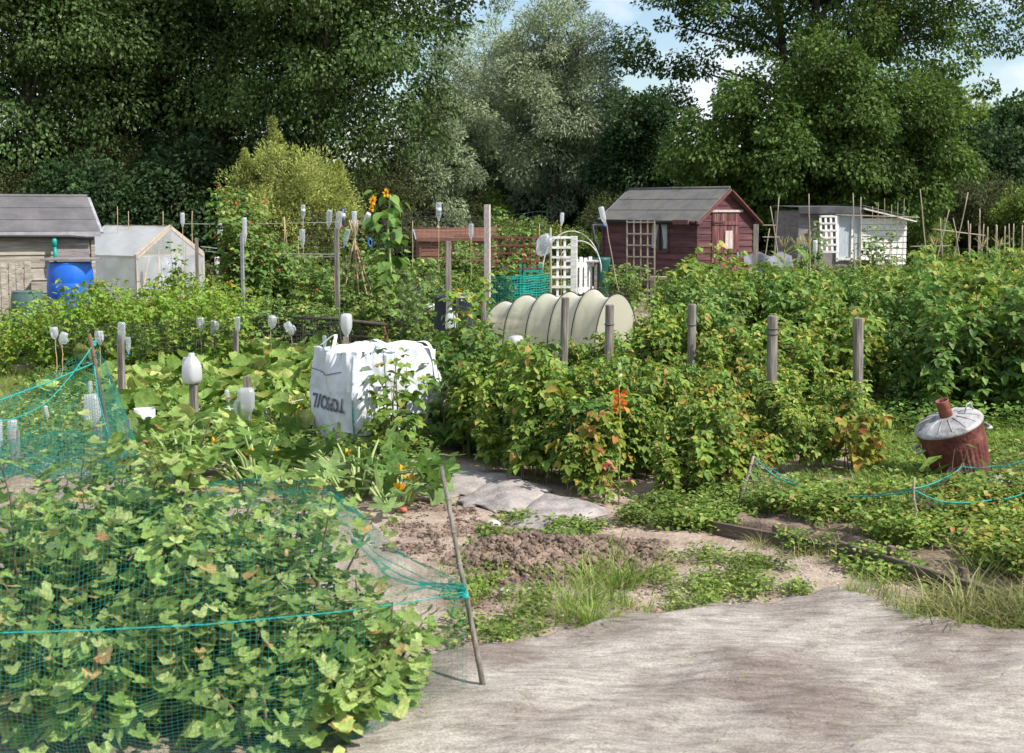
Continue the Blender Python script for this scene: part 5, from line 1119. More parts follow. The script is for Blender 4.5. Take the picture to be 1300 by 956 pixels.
for i, (px, pt, l_) in enumerate([(388, 285, 'left'), (362, 275, 'middle')]): pass
lc = [(149, 262, 24.5, 'thin cane rising over the greenhouse left slope'), (163, 268, 24.5, 'second thin cane at the ridge start of the greenhouse'), (207, 268, 24.5, 'thin cane rising over the greenhouse right slope'), (244, 268, 25, 'thin cane right of the greenhouse apex'), (361, 275, 20, 'thin dark cane right of the flowering bean column'), (379, 300, 20.5, 'short cane of the twin-bottle row'), (524, 280, 24, 'short cane right of the sunflower'), (685, 284, 24, 'thin cane at the right end of the red trellis'), (630, 283, 24, 'thin cane right of the tall pale post'), (673, 285, 24, 'thin cane in the beans above the red trellis'), (425, 330, 19.5, 'pale cane left of the tall grey square post')]
for px, pt, Y, l_ in lc: cane(l_, (W(px-2, 300, Y).x, Y, 0), W(px, pt, Y), .008, 'cane', 'thin canes in the middle plots')
canep('reddish stake leaning against the rustic rail', 493, 440, 15.8, 487, 413, 15.8, .018, 'rustb')
cane('thin grey cane leaning left of the tall square post, part of a low frame', (W(372, 350, 20).x, 20, 0), W(361, 278, 20), .010, 'canegrey')
# ------------------------------------------------------------------ strings
def string(label, pts, r, mat, name='string', sag=0, n=24):
    P = [Vector(p) for p in pts]; out = []
    for a, b in zip(P[:-1], P[1:]):
        for i in range(n):
            t = i/n; q = a.lerp(b, t); q.z -= sag*4*t*(1-t); out.append(q)
    out.append(P[-1]); o = MB().tube(out, r, 6).build(name, M[mat], None, True); tag(o, label, 'string'); return o
string('pale string stretched across from the greenhouse to the wigwam', [W(232, 284, 23), W(300, 285, 21), W(430, 282, 18.4)], .006, 'string')
string('lower pale string from the greenhouse to the tall square post', [W(255, 313, 22), W(330, 322, 20), W(430, 323, 17.9)], .007, 'string')
string('second lower pale string just under the first one', [W(262, 319, 22), W(350, 327, 20), W(430, 326, 17.9)], .005, 'string')
string('wire strung low behind the sheet of squash leaves by the upturned jug', [W(285, 519, 10.4), W(330, 519, 10.6), W(385, 507, 10.9)], .003, 'string')
# ------------------------------------------------------------------ nets
def net(label, P, r, mat, cell_u=1, name='netting', rz=None):
    """P[j][i] world points; a thread along every row and every column"""
    Pn = np.array([[list(p) for p in row] for row in P]); nj, ni = Pn.shape[:2]; Vs, Fs = [], []; o = 0
    def thread(pts):
        nonlocal o
        t = np.gradient(pts, axis=0); t /= np.linalg.norm(t, axis=1, keepdims=True)+1e-9
        a = np.cross(t, [0.3, .9, .3]); a /= np.linalg.norm(a, axis=1, keepdims=True)+1e-9; b = np.cross(t, a); k = 3; n = len(pts)
        ring = [pts+r*(np.cos(q)*a+np.sin(q)*b) for q in (0, 2*pi/3, 4*pi/3)]
        V = np.stack(ring, 1).reshape(-1, 3); i = np.arange(n-1)
        for c in range(3):
            d = (c+1) % 3; Fs.append(np.stack([i*3+c, i*3+d, (i+1)*3+d, (i+1)*3+c], -1)+o)
        Vs.append(V); o += len(V)
    for j in range(nj): thread(Pn[j])
    for i in range(ni): thread(Pn[:, i])
    ob = mesh_np(name, np.concatenate(Vs), np.concatenate(Fs), M[mat]); tag(ob, label, 'net'); return ob
def surfgrid(ctrl, nu, nv, noise=.0, seed=0):
    """smooth (Catmull-Rom) resampling of a control grid of world points"""
    C = np.array([[list(p) for p in row] for row in ctrl]); 
    def res(A, n):
        m = len(A); t = np.linspace(0, m-1-1e-6, n); i = t.astype(int); f = (t-i)[:, None, None] if A.ndim == 3 else (t-i)[:, None]
        p0 = A[np.maximum(i-1, 0)]; p1 = A[i]; p2 = A[np.minimum(i+1, m-1)]; p3 = A[np.minimum(i+2, m-1)]
        return .5*((2*p1)+(-p0+p2)*f+(2*p0-5*p1+4*p2-p3)*f*f+(-p0+3*p1-3*p2+p3)*f**3)
    A = res(C, nv); A = res(A.transpose(1, 0, 2), nu).transpose(1, 0, 2)
    if noise:
        u, v = np.meshgrid(np.linspace(0, 1, nu), np.linspace(0, 1, nv)); g = np.random.default_rng(seed); ph = g.uniform(0, 6, 6)
        A[:, :, 2] += noise*(np.sin(u*31+ph[0]+3*np.sin(v*9))*np.sin(v*17+ph[1])+.5*np.sin(u*63+v*41+ph[2])); A[:, :, 1] += noise*np.sin(u*27+v*15+ph[3])
    return A
# main green net over the currants
cols = [-120, 0, 70, 125, 185, 260, 340, 420, 500, 592]
rows = [([610, 600, 585, 575, 600, 616, 608, 622, 690, 748], [6.8, 6.8, 6.9, 6.6, 5.9, 5.6, 5.5, 5.3, 5.0, 4.80]),
        ([570, 580, 575, 570, 610, 640, 640, 660, 720, 749], [5.5, 5.4, 5.4, 5.4, 5.3, 5.2, 5.1, 5.0, 4.9, 4.79]),
        ([690, 680, 680, 680, 685, 690, 700, 715, 735, 750], [4.7, 4.65, 4.65, 4.65, 4.65, 4.65, 4.65, 4.65, 4.75, 4.78]),
        ([806, 803, 801, 800, 797, 793, 787, 779, 768, 752], [3.75, 3.85, 3.92, 3.97, 4.02, 4.12, 4.25, 4.4, 4.55, 4.77]),
        ([910, 905, 900, 900, 900, 895, 890, 885, 878, 868], [3.65, 3.75, 3.85, 3.9, 3.95, 4.05, 4.2, 4.35, 4.5, 4.78]),
        ([1010, 1005, 1000, 1000, 995, 985, 975, 950, 930, 905], [3.6, 3.7, 3.8, 3.85, 3.9, 4.0, 4.12, 4.3, 4.45, 4.74])]
ctrl = [[W(px, py, y) for px, py, y in zip(cols, pr, yr)] for pr, yr in rows]
for jj in (1, 2, 3, 4):
    for p_ in ctrl[jj][:-2]: p_.z += (.075, .11, .05, 0)[jj-1]; p_.y -= (0, .06, .14, .14)[jj-1]
net('green bird net draped over the currant bushes in the foreground', surfgrid(ctrl, 96, 110, .012, 5), .0006, 'net')
# net rising to the back stick
st = G(148, 612); ST = W(113, 424, st.y-.15)
cols = [-120, -20, 60, 122, 150, 172]
rows = [([535, 512, 478, 445, 500, 560], [6.6, 7.4, 8.2, 8.9, 8.6, 8.2]), ([575, 560, 540, 520, 560, 590], [6.4, 7.0, 7.6, 8.0, 7.6, 7.2]), ([610, 605, 600, 595, 598, 606], [5.9, 6.3, 6.6, 6.7, 6.4, 6.1]), ([600, 595, 588, 585, 600, 618], [5.4, 5.5, 5.6, 5.7, 5.6, 5.5])]
ctrl = [[W(px, py, y) for px, py, y in zip(cols, pr, yr)] for pr, yr in rows]
net('green net lifted like a tent by the leaning stick at the back of the currants', surfgrid(ctrl, 84, 66, .02, 8), .0011, 'net')
cane('leaning brown stick holding up the back of the green net', st, ST, .017, 'woody', name='wooden_stake', cat='stake')
fs = Vector((G(616, 880).x, 4.80, 0)); FT = W(560, 592, 4.95)
cane('weathered leaning stake tied with teal twine at the net corner', fs, FT, .0105, 'post', name='wooden_stake', cat='stake')
kn = W(588, 752, 4.79)
m = MB()
for i in range(6): m.lathe([(.016, -.004), (.019, 0), (.016, .004)], 12, tuple(kn+Vector((-.002*i+.004, -.003, .006*i-.014)))); 
m.tube([kn+Vector((0, -.015, .01)), kn+Vector((-.03, -.02, -.03)), kn+Vector((-.045, -.02, -.085))], .0025, 5); m.tube([kn+Vector((0, -.015, .0)), kn+Vector((-.02, -.03, -.01)), kn+Vector((-.07, -.02, -.02))], .003, 5)
tag(m.build('twine_knot', M['teal'], None, True), 'teal twine knot wound round the weathered leaning stake', 'twine')
pts = [W(px, py, y) for px, py, y in [(-130, 806, 3.74), (0, 803.5, 3.84), (120, 800, 3.96), (260, 793, 4.11), (420, 778, 4.39), (520, 765, 4.58), (588, 752, 4.77)]]
string('bright teal twine running across the front of the netted currants', pts, .0022, 'teal', name='twine')
string('thin teal edge line of the net at the top of the currants', [W(185, 588, 6.0), W(215, 603, 5.7), W(260, 613, 5.6), W(340, 607, 5.5)], .0022, 'teal', name='twine')
string('teal edge line falling along the right side of the netted currants', [W(395, 622, 5.4), W(440, 665, 5.25), W(480, 705, 5.0), W(540, 735, 4.9), W(588, 752, 4.79)], .0016, 'teal', name='twine')
k1 = W(118, 438, st.y-.12); k2 = W(119, 461, st.y-.11)
string('teal string from the stick top falling to the far left', [k1, W(60, 510, 7.9), W(0, 535, 7.2), W(-80, 560, 6.6)], .0032, 'teal', name='twine', sag=.02)
string('bright teal string from the stick knot to the left picture edge', [k2, W(60, 486, 8.0), W(0, 508, 7.3), W(-100, 535, 6.5)], .0042, 'teal', name='twine')
string('teal string hanging down along the leaning stick', [k2, W(124, 500, st.y-.3), W(135, 545, st.y-.4), W(150, 575, st.y-.6)], .005, 'teal', name='twine')
m = MB(); 
for q in (k1, k2):
    for i in range(3): m.lathe([(.019, -.006), (.024, 0), (.019, .006)], 12, tuple(q+Vector((0, 0, .01*i))))
tag(m.build('twine_knot', M['teal'], None, True), 'teal twine knots on the leaning stick at the back of the net', 'twine')
# dark low netting behind the squash
def netstrip(label, pts, z0, z1, cell, r, mat='greymesh', seed=0):
    P = [Vector(p) for p in pts]; g = np.random.default_rng(seed); seg = []
    for a, b in zip(P[:-1], P[1:]):
        k = max(2, int((b-a).length/cell)); seg += [a.lerp(b, i/k) for i in range(k)]
    seg.append(P[-1]); nr = max(3, int((z1-z0)/cell)); rowsP = []
    for j in range(nr+1):
        t = j/nr; rowsP.append([(p.x+.01*sin(i*.7+j), p.y+.02*sin(i*.45+j*.9), z0+(z1-z0)*t*(1-.10*abs(sin(i*.13+seed)))) for i, p in enumerate(seg)])
    return net(label, rowsP, r, mat)
netstrip('dark see-through net hung low behind the squash between bottle posts', [(W(60, 400, 13.6).x, 13.6, 0), (W(155, 400, 13.2).x, 13.2, 0), (W(301, 400, 14.3).x, 14.3, 0), (W(440, 400, 14.6).x, 14.6, 0)], .35, .68, .045, .0016, seed=2)
netstrip('fine dark net fence far behind the wigwam', [(W(378, 300, 30).x, 30, 0), (W(700, 300, 31).x, 31, 0)], .4, 1.75, .11, .0035, seed=3)
netstrip('fine wire net between the sunflower and the dark grey post', [(W(505, 300, 15.8).x, 15.8, 0), (W(572, 300, 14.6).x, 14.6, 0)], .3, 1.1, .06, .002, seed=4)
# strawberry bed net
c1, c2, c3, c4_ = G(936, 652), G(1160, 704), G(1198, 632), G(1263, 640)
t1, t2, t3, t4 = W(957, 579, c1.y+.05), W(1161, 606, c2.y), W(1223, 588, c3.y+.1), W(1264, 617, c4_.y)
gb = 'canes of the strawberry net'
cane('pale cane leaning right at the left end of the strawberry net', c1, t1, .010, 'canegrey', gb); cane('thin upright cane in the middle of the strawberry net', c2, t2, .008, 'canegrey', gb)
cane('dark cane leaning right in front of the incinerator', c3, t3, .012, 'woody', gb); cane('short stub of cane at the right of the strawberry net', c4_, t4, .014, 'canegrey', gb)
c5 = G(1420, 610); t5 = Vector((c5.x, c5.y, .22))
string('teal twine sagging from the left cane along the strawberry net', [t1, W(985, 605, 7.9), W(1040, 624, 7.6), W(1095, 630, 7.3), W(1161, 622, c2.y)], .0035, 'teal', 'twine', .01)
string('second teal twine just below the sagging one', [t1, W(980, 596, 8.2), W(1030, 618, 8.0), W(1085, 628, 7.8), W(1161, 620, c2.y)], .0025, 'teal', 'twine', .01)
string('teal twine between the upright cane and the dark leaning cane', [W(1161, 620, c2.y), W(1200, 606, 7.7), W(1221, 592, c3.y+.1)], .0035, 'teal', 'twine', .01)
string('teal twine from the dark leaning cane to the right picture edge', [W(1221, 592, c3.y+.1), W(1260, 592, 8.3), W(1300, 585, 8.2), W(1420, 575, 8.2)], .0035, 'teal', 'twine', .01)
string('teal twine from the upright cane past the cane stub', [W(1161, 622, c2.y), W(1200, 637, 7.0), W(1262, 634, 7.3), W(1300, 626, 7.4), W(1420, 610, 7.8)], .0035, 'teal', 'twine', .01)
def slope(label, top, bot, seed):
    rowsP = [[a.lerp(b, t) for a, b in zip(top, bot)] for t in (0, .35, .7, 1)]
    net(label, surfgrid(rowsP, 90, 16, .008, seed), .0010, 'greymesh')
slope('dark fine net sagging along the back of the strawberry bed', [t1, W(1000, 612, 7.9), W(1060, 627, 7.5), W(1161, 621, c2.y+.02)], [c1, G(1000, 648), G(1070, 655), G(1150, 662)], 4)
slope('dark fine net on the right part of the strawberry bed', [W(1161, 621, c2.y+.02), W(1200, 637, 7.0), W(1262, 635, 7.3), W(1400, 615, 7.7)], [G(1165, 665), G(1220, 672), G(1280, 668), G(1420, 660)], 5)
slope('dark fine net behind the upright cane towards the incinerator', [W(1161, 620, c2.y+.03), W(1200, 606, 7.7), W(1222, 591, 8.4), W(1400, 577, 8.2)], [G(1180, 645), G(1210, 640), G(1260, 632), G(1420, 625)], 6)
# bed boards
def bedboard(label, a, b, h=.15, stakes=(.3, .8)):
    A, B = G(*a), G(*b); root = thing('bed_board', label, 'board', A, group='boards edging the strawberry bed')
    m = MB(); n = 10; d = (B-A); nn = Vector((-d.y, d.x, 0)).normalized()
    m.bar(A+Vector((0, 0, h/2-.01)), B+Vector((0, 0, h/2-.01)), .026, h, nn) if False else None
    L_ = d.length; ang = atan2(d.y, d.x); m.box((A+B)/2+Vector((0, 0, h/2-.015)), (L_, .026, h), (R(4), 0, ang)); m.build('plank', M['bedboard'], root, world=True, bevel=.004)
    for s_ in stakes:
        p = A.lerp(B, s_)+nn*.03; MB().box(p+Vector((0, 0, h*.62)), (.035, .03, h*1.25), (0, .05, ang)).build('peg', M['bedboard'], root, world=True, bevel=.003)
bedboard('left weathered board edging the strawberry bed', (905, 676), (1062, 706), .08, (.5,))
grass('dry grass leaning over the bed boards', [(940, 680), (1064, 704), (1250, 765), (1250, 780), (1060, 724), (940, 696)], 1100, .11, 224, 'drygrass', tufts=46, lean=.8)
grass('grass blades growing through the strawberry bed', [(935, 655), (1320, 640), (1400, 790), (1225, 738), (1060, 690)], 4200, .13, 222, clump=.1, z0=.07)
weeds('trailing weeds spilling over the bed boards onto the path', [(985, 690), (1150, 722), (1160, 740), (1090, 722), (1000, 704)], 240, .024, 223, 'veg', clump=.1, zt=.12)
bedboard('right weathered board edging the strawberry bed, nearer the dry grass', (1064, 710), (1252, 772), .115, (.35, .82))
# bed soil behind the boards
bs = [G(915, 668), G(1062, 700), G(1250, 762), G(1420, 790), G(1420, 650), G(1200, 645), G(960, 652)]
def bedsoil():
    A = [bs[0], bs[1], bs[2], bs[3]]; B = [bs[6], bs[6].lerp(bs[5], .45), bs[5], bs[4]]
    C = surfgrid([A, [a.lerp(b, .5) for a, b in zip(A, B)], B], 80, 40)
    ny, nx = C.shape[:2]; V = C.copy(); jj, ii = np.meshgrid(np.arange(ny), np.arange(nx), indexing='ij')
    e = np.minimum(np.minimum(jj/4, (ny-1-jj)/6), np.minimum(ii/4, (nx-1-ii)/4)); e = np.clip(e, 0, 1)
    V[:, :, 2] = gh(V[:, :, 0], V[:, :, 1])+.09*e-.02+.012*np.sin(V[:, :, 0]*23)*np.sin(V[:, :, 1]*19)
    a = (np.arange(ny-1)[:, None]*nx+np.arange(nx-1)[None]).reshape(-1); o = mesh_np('bed_soil', V.reshape(-1, 3), np.stack([a, a+1, a+nx+1, a+nx], -1), M['soil'], smooth=True); tag(o, kind='structure')
bedsoil()
# ------------------------------------------------------------------ topsoil sack
def sack():
    c = G(446, 577); ph = R(-27); root = thing('builders_sack', 'upside-down white woven bulk sack with dark lettering draped over a frame beside the squash', 'sack', (0, 0, 0), 0)
    w_, d_, h_ = .84, .74, .79
    Rm = Matrix.Rotation(R(35), 3, 'Z')           # local -Y = lit face, local -X = lettered face
    ctr = Vector((c.x, c.y, 0)) + Rm @ Vector((w_/2, d_/2, 0)); root.location = ctr-Vector((0, 0, .03)); root.rotation_euler = (0, 0, R(35))
    g = np.random.default_rng(401)
    n_u, n_v = 150, 70
    def pt(u, v):
        # u round the sides (0..1), v height 0..1 then over the top
        q = u*2*pi; cx_, sx_ = cos(q), sin(q); p_ = 6.5
        r = 1/((abs(cx_)**p_+abs(sx_)**p_)**(1/p_))
        x, y = r*cx_*w_/2, r*sx_*d_/2
        if v <= .78:
            t = v/.78; z = h_*t*.97; bul = 1.03-.09*t+.03*sin(t*pi)*(1 if t < .6 else 1.2)-.05*max(0, t-.80)*5*.5
            fold = .011*sin(q*9+t*5)*(.4+t)+.006*sin(t*17+q*13)*sin(t*9)+.006*sin(q*23+3*sin(t*4))*(t**2+.15)+.010*sin(q*4+t*9)
            gather = (.008*sin(q*31+3*sin(q*3))+.005*sin(q*57))*max(0, t-.74)*4
            k = bul+(fold+gather)/.38
            sag = .03*sin(q*5+1)*t
            return Vector((x*k, y*k, z+sag*.6))
        t = (v-.78)/.22; k = (1-t)*.92; z = h_*.97+.030*sin(min(1, t*2.2)*pi/2)+.02*sin(x*14+y*9)*t+.006*sin(q*31+3*sin(q*3))*(1-t)-.03*t*(1-abs(x))-.05*(abs(x)*abs(y)/.14)**2
        return Vector((x*k, y*k, z+.03*sin(q*5+1)*.6*(1-t)))
    MB().grid(220, 90, lambda u, v: pt(u, v)).build('sack_cloth', M['bag'], root, True)
    # hem flaps at the bottom
    def hem(u, v):
        p = pt(u, 0.0); k = 1.02+.05*v+.012*sin(u*60); return Vector((p.x*k, p.y*k, .03-.03*v+.012*sin(u*40)*v+.008))
    MB().grid(160, 3, hem).build('hem', M['bag'], root, True)
    # edge seam (teal stitched) at near corner and black band
    def corner(z, q=pi+pi/4): 
        v = .78*z/(h_*.97); p = pt(q/(2*pi), v); return p*1.0+Vector((-.006, -.006, 0))
    m = MB(); m.tube([corner(z) for z in np.linspace(.03, h_*.93, 14)], .006, 6); m.build('corner_seam', M['curtain'], root, True)
    m = MB(); m.tube([corner(z)+Vector((-.004, -.003, 0)) for z in np.linspace(.10, .36, 6)], .005, 5); m.build('stitching', M['tealmesh'], root, True)
    def left(s, z): # point on lettered face, s from 0 (near corner) to 1
        q = pi+pi/4-s*pi/2; v = .78*z/(h_*.97); return pt(q/(2*pi), v)
    m = MB(); m.tube([left(s, .60+.015*sin(s*7))+Vector((-.006, 0, 0)) for s in np.linspace(.18, .95, 14)], .0035, 5); m.build('dark_cord', M['ink'], root, True)
    m = MB(); m.tube([left(1.0, z)+Vector((-.008, .004, 0)) for z in np.linspace(.05, .5, 8)], .006, 5); m.build('dark_edge', M['ink'], root, True)
    # lettering, rotated by half a turn, wrapped onto the cloth
    cu_ = bpy.data.curves.new('lettering', 'FONT'); cu_.body = 'TOPSOIL'; cu_.size = .13; cu_.align_x = 'CENTER'; cu_.offset = .0035; cu_.resolution_u = 3; cu_.space_character = 1.08
    to = bpy.data.objects.new('tmp', cu_); COL.objects.link(to); dg = bpy.context.evaluated_depsgraph_get(); me = bpy.data.meshes.new_from_object(to.evaluated_get(dg)); bpy.data.objects.remove(to)
    import bmesh
    bm = bmesh.new(); bm.from_mesh(me); bmesh.ops.triangulate(bm, faces=bm.faces); bmesh.ops.subdivide_edges(bm, edges=bm.edges, cuts=2, use_grid_fill=False); 
    for v in bm.verts:
        # text x runs from the near corner (T) to the far corner (L) and the word hangs upside down
        s = .44+v.co.x/.80; z = .42-v.co.y*1.1
        q = pi+pi/4-min(max(s, .0), 1.0)*pi/2
        # even spacing along the face
        yy = -d_/2*.90+min(max(s, 0), 1)*d_*.90; q = atan2(yy, -w_/2)
        lo_q, hi_q = pi-.75, pi+.75          # y falls as q grows across the lettered face
        for _ in range(22):
            mq = (lo_q+hi_q)/2
            if pt(mq/(2*pi), .78*z/(h_*.97)).y > yy: lo_q = mq
            else: hi_q = mq
        p = pt(mq/(2*pi), .78*z/(h_*.97)); v.co = Vector((p.x-.009, yy, p.z*.5+z*.5))
    bm.to_mesh(me); bm.free(); me.materials.clear(); me.materials.append(M['ink']); me.name = 'lettering'
    lo = bpy.data.objects.new('lettering', me); COL.objects.link(lo); lo.parent = root
    # lifting loops / straps bunched on the top
    for a, b, c_ in [((-.30, -.36, .76), (-.20, -.30, .86), (-.05, -.37, .77)), ((-.36, .05, .76), (-.30, .12, .87), (-.34, .30, .77)), ((.10, -.30, .80), (.25, -.36, .80), (.30, -.40, .45))]:
        P = surfgrid([[a, b, c_], [tuple(Vector(a)+Vector((.05, .03, .01))), tuple(Vector(b)+Vector((.05, .04, .0))), tuple(Vector(c_)+Vector((.05, .02, .01)))]], 16, 4); ny, nx = P.shape[:2]
        i_ = (np.arange(ny-1)[:, None]*nx+np.arange(nx-1)[None]).reshape(-1); mesh_np('lifting_loop', P.reshape(-1, 3), np.stack([i_, i_+1, i_+nx+1, i_+nx], -1), M['bag'], root, True)
    return root
sack()
# cut white tub and small bits near the post
m = MB(); m.lathe([(.07, .0), (.078, .01), (.080, .14), (.076, .14), (.07, .02), (0, .02)], 28, sq=5); o = m.build('plastic_tub', M['white'], None, True); o.location = W(184, 541, 10.5); o.rotation_euler = (0, 0, .4); tag(o, 'cut white plastic tub lifted on a stake above the courgette leaves', 'tub')
cane('stake under the cut white tub', (W(184, 541, 10.5).x, 10.5, 0), W(184, 536, 10.5), .01, 'canegrey')
m = MB(); m.lathe([(0, -.03), (.025, -.022), (.033, 0), (.03, .03), (0, .036)], 14); o = m.build('plastic_cup', M['white'], None, True); o.location = W(204, 537, 10.4); tag(o, 'small round white cup right of the cut white tub', 'cup')
cane('thin stick under the small round white cup', (W(204, 537, 10.4).x, 10.4, 0), W(204, 536, 10.4), .005, 'canegrey')
for i, (px, py, l_) in enumerate([(287, 530, 'white rag strip fluttering left of the upturned jug'), (333, 535, 'pale rag strip tied right of the upturned jug')]):
    q = W(px, py, 10.6); P = [[(q.x+.02*sin(t*4)+s_*.025, q.y+.02*cos(t*5), q.z+.09-.17*t) for s_ in (0, 1)] for t in np.linspace(0, 1, 10)]; A = np.array(P); ny, nx = A.shape[:2]; ii = (np.arange(ny-1)[:, None]*nx+np.arange(nx-1)[None]).reshape(-1)
    o = mesh_np('rag_strip', A.reshape(-1, 3), np.stack([ii, ii+1, ii+nx+1, ii+nx], -1), M['curtain'], None, True); tag(o, l_, 'rag'); m_ = o.modifiers.new('s', 'SOLIDIFY'); m_.thickness = .003
# ------------------------------------------------------------------ incinerator
def incinerator():
    b = G(1226, 612); root = thing('garden_incinerator', 'rust-red fluted incinerator bin leaning left under a galvanised lid with chimney', 'incinerator', b, 0); root.rotation_euler = (R(8), R(-20), 0); root.scale = (.87, .87, 1.0)
    m = MB(); m.lathe([(.185, 0), (.19, .02), (.205, .10), (.222, .22), (.232, .30), (.236, .315), (.232, .33), (.240, .37), (.252, .415), (.256, .425), (.250, .43), (.225, .42), (.20, .05), (0, .05)], 144, flute=.022, nf=36, fr=(2, 4)); m.build('body', M['rust'], root, True)
    for s_ in (-1, 1):
        h = MB(); h.tube([(s_*.235, -.06, .33), (s_*.285, -.055, .325), (s_*.285, .055, .325), (s_*.235, .06, .33)], .010, 8); h.build('handle', M['galv'], root, True)
    m = MB(); prof = [(.250, .415), (.257, .425), (.252, .437), (.235, .450), (.16, .473), (.085, .486), (.07, .488)]; m.lathe(prof, 112, flute=.014, nf=14, fr=(3, 5))
    # raised radial ribs
    for k in range(14):
        q = 2*pi*k/14; m.tube([Vector((r_*cos(q), r_*sin(q), z_+.002)) for r_, z_ in prof[3:6]], .004, 5)
    lo = m.build('lid', M['galv'], root, True)
    m = MB(); m.lathe([(.050, .465), (.046, .585), (.049, .59), (.049, .60), (.042, .60), (.042, .53), (0, .53)], 28); m.build('chimney', M['rustb'], lo, True)
    h = MB(); h.tube([(.13, -.03, .475), (.16, -.03, .525), (.20, .01, .515), (.215, .03, .455)], .006, 8); h.build('lid_handle', M['galv'], lo, True)
incinerator()
b = leafy('dock_plant', 'dock weed with big pale leaves growing in front of the incinerator', 'weed', 411, .38, .16, 5, 12, .22, M['veg'], 'lance', False, 'stem', extra=None); b.location = G(1212, 628)
for c in b.children:
    if c.name.startswith('foliage'):
        me = c.data
# ------------------------------------------------------------------ barrels and bins
def barrel(name, label, px, py_top, py_bot, Y, r, mat, lid=None, prof=None, cat='barrel', stand=True):
    t = W(px, py_top, Y).z; b0 = max(0, W(px, py_bot, Y).z); h = t-b0; root = thing(name, label, cat, foot(px, Y) + Vector((0, 0, b0)))
    prof = prof or [(.86, 0), (.90, .03), (.97, .12), (1, .30), (1.0, .34), (.985, .36), (1.0, .38), (1.01, .60), (1, .64), (.985, .66), (1, .68), (.98, .85), (.92, .95), (.90, .98), (.93, 1.0)]
    MB().lathe([(a*r, z*h) for a, z in prof]+[(prof[-1][0]*r*.92, h*.99), (0, h*.985)], 40).build('body', M[mat], root, True)
    return root, h
br, bh_ = barrel('water_barrel', 'bright blue plastic barrel under a flat board beside the weathered shed', 94, 331, 405, 17.0, .285, 'blueplastic')
bb = thing('wooden_stand', 'low block stand hidden under the blue barrel', 'stand', foot(94, 17.0)); MB().box((0, 0, br.location.z/2), (.6, .6, max(.05, br.location.z))).build('block', M['greywood'], bb)
bd = MB(); bd.box((0, 0, .012), (.66, .56, .022)); o = bd.build('flat_board', M['greywood'], None, bevel=.003); o.location = W(91, 330, 17.0); o.rotation_euler = (0, 0, .15); tag(o, 'thin grey board laid over the blue barrel', 'board')
barrel('water_barrel', 'squat grey-green barrel in front of the pallet by the weathered shed', 39, 370, 440, 16.4, .20, 'greybutt')
barrel('water_butt', 'dark green water butt at the left corner of the maroon shed', 762, 328, 400, 24.2, .165, 'greenbutt', prof=[(.85, 0), (.9, .05), (.97, .5), (1, .9), (1.04, .92), (1.04, .96), (1, 1)], cat='water butt')
barrel('compost_bin', 'tall navy-blue plastic bin behind the milk jug post', 577, 370, 470, 14.9, .235, 'navy', prof=[(1.05, 0), (1.02, .1), (.98, .5), (.92, .9), (.97, .92), (.97, .95), (.8, .985), (.4, 1)], cat='bin')
dp = thing('drainpipe', 'black drainpipe falling from the maroon shed gutter into the green butt', 'drainpipe', flat(W(756, 300, 24.4))); m = MB()
m.tube([W(770, 286, 24.6), W(752, 286, 24.4), W(755, 306, 24.3), W(759, 311, 24.3), W(757, 330, 24.25)], .032, 10); m.build('pipe', M['black'], dp, True, True)
# teal crates behind the red trellis
for px, py, l_ in [(650, 350, 'left teal plastic crate seen through the trellis'), (676, 352, 'right teal plastic crate beside the beans')]:
    c = foot(px, 23.6); root = thing('plastic_crate', l_, 'crate', c); m = MB(); 
    for i in range(6): m.box((0, -.15, .08+i*.13), (.30, .02, .07)); m.box((-.15, 0, .08+i*.13), (.02, .30, .07)); m.box((.15, 0, .08+i*.13), (.02, .30, .07)); m.box((0, .15, .08+i*.13), (.30, .02, .07))
    for sx in (-1, 1):
        for sy in (-1, 1): m.box((sx*.15, sy*.15, .42), (.04, .04, .84))
    m.build('frame', M['tealmesh'], root)
# green plastic mesh fence
P = []
x0_, x1_ = W(622, 350, 20.2), W(697, 350, 20.6)
for j in range(16):
    z = .22+j*.037; P.append([(x0_.x+(x1_.x-x0_.x)*i/22, 20.2-.35*sin(i/22*pi), z+.05*(i/22)+.006*sin(i*1.3)) for i in range(23)])
root = net('coarse teal plastic mesh curved around a plot below the red trellis', P, .0065, 'tealmesh', name='plastic_mesh_fence'); root['category'] = 'mesh fence'
# pallet picket at the left shed
def pallet(label, a, b, z0, z1, n, mat, w=.085):
    A, B = flat(a), flat(b); root = thing('wooden_pallet', label, 'pallet', (A+B)/2); d = (B-A)
    ang = atan2(d.y, d.x)
    for i in range(n):
        p = A.lerp(B, (i+.5)/n); MB().box(p+Vector((0, -.02, (z0+z1)/2+random.uniform(-.01, .01))), (w, .02, z1-z0), (0, random.uniform(-.02, .02), ang)).build('slat', M[mat], root, world=True)
    m = MB()
    for z in (z0+.12*(z1-z0), z0+.8*(z1-z0)): m.box((A+B)/2+Vector((0, .03, z)), (d.length, .07, .09), (0, 0, ang))
    m.build('rail', M[mat], root, world=True)
pallet('upright grey pallet with pointed slats leaning against the weathered shed', W(-8, 380, 16.9), W(41, 380, 17.2), .15, 1.12, 5, 'board')
pallet('grey slatted pallet lying behind the whitish trellis', W(728, 340, 23.4), W(752, 340, 23.8), .3, .95, 4, 'whitewood')
tb = thing('potting_table', 'pale table top between the whitish trellis and the green water butt', 'table', flat(W(738, 330, 24))); m = MB()
c = W(738, 331, 24)
for i in range(4): m.box((c.x-.02, 23.7+i*.16, c.z), (.62, .145, .025))
m.build('table_top', M['paleboard'], tb, world=True)
for sx in (-.26, .24):
    for yy in (23.7, 24.15): MB().box((c.x+sx, yy, c.z/2), (.05, .05, c.z)).build('leg', M['greywood'], tb, world=True)
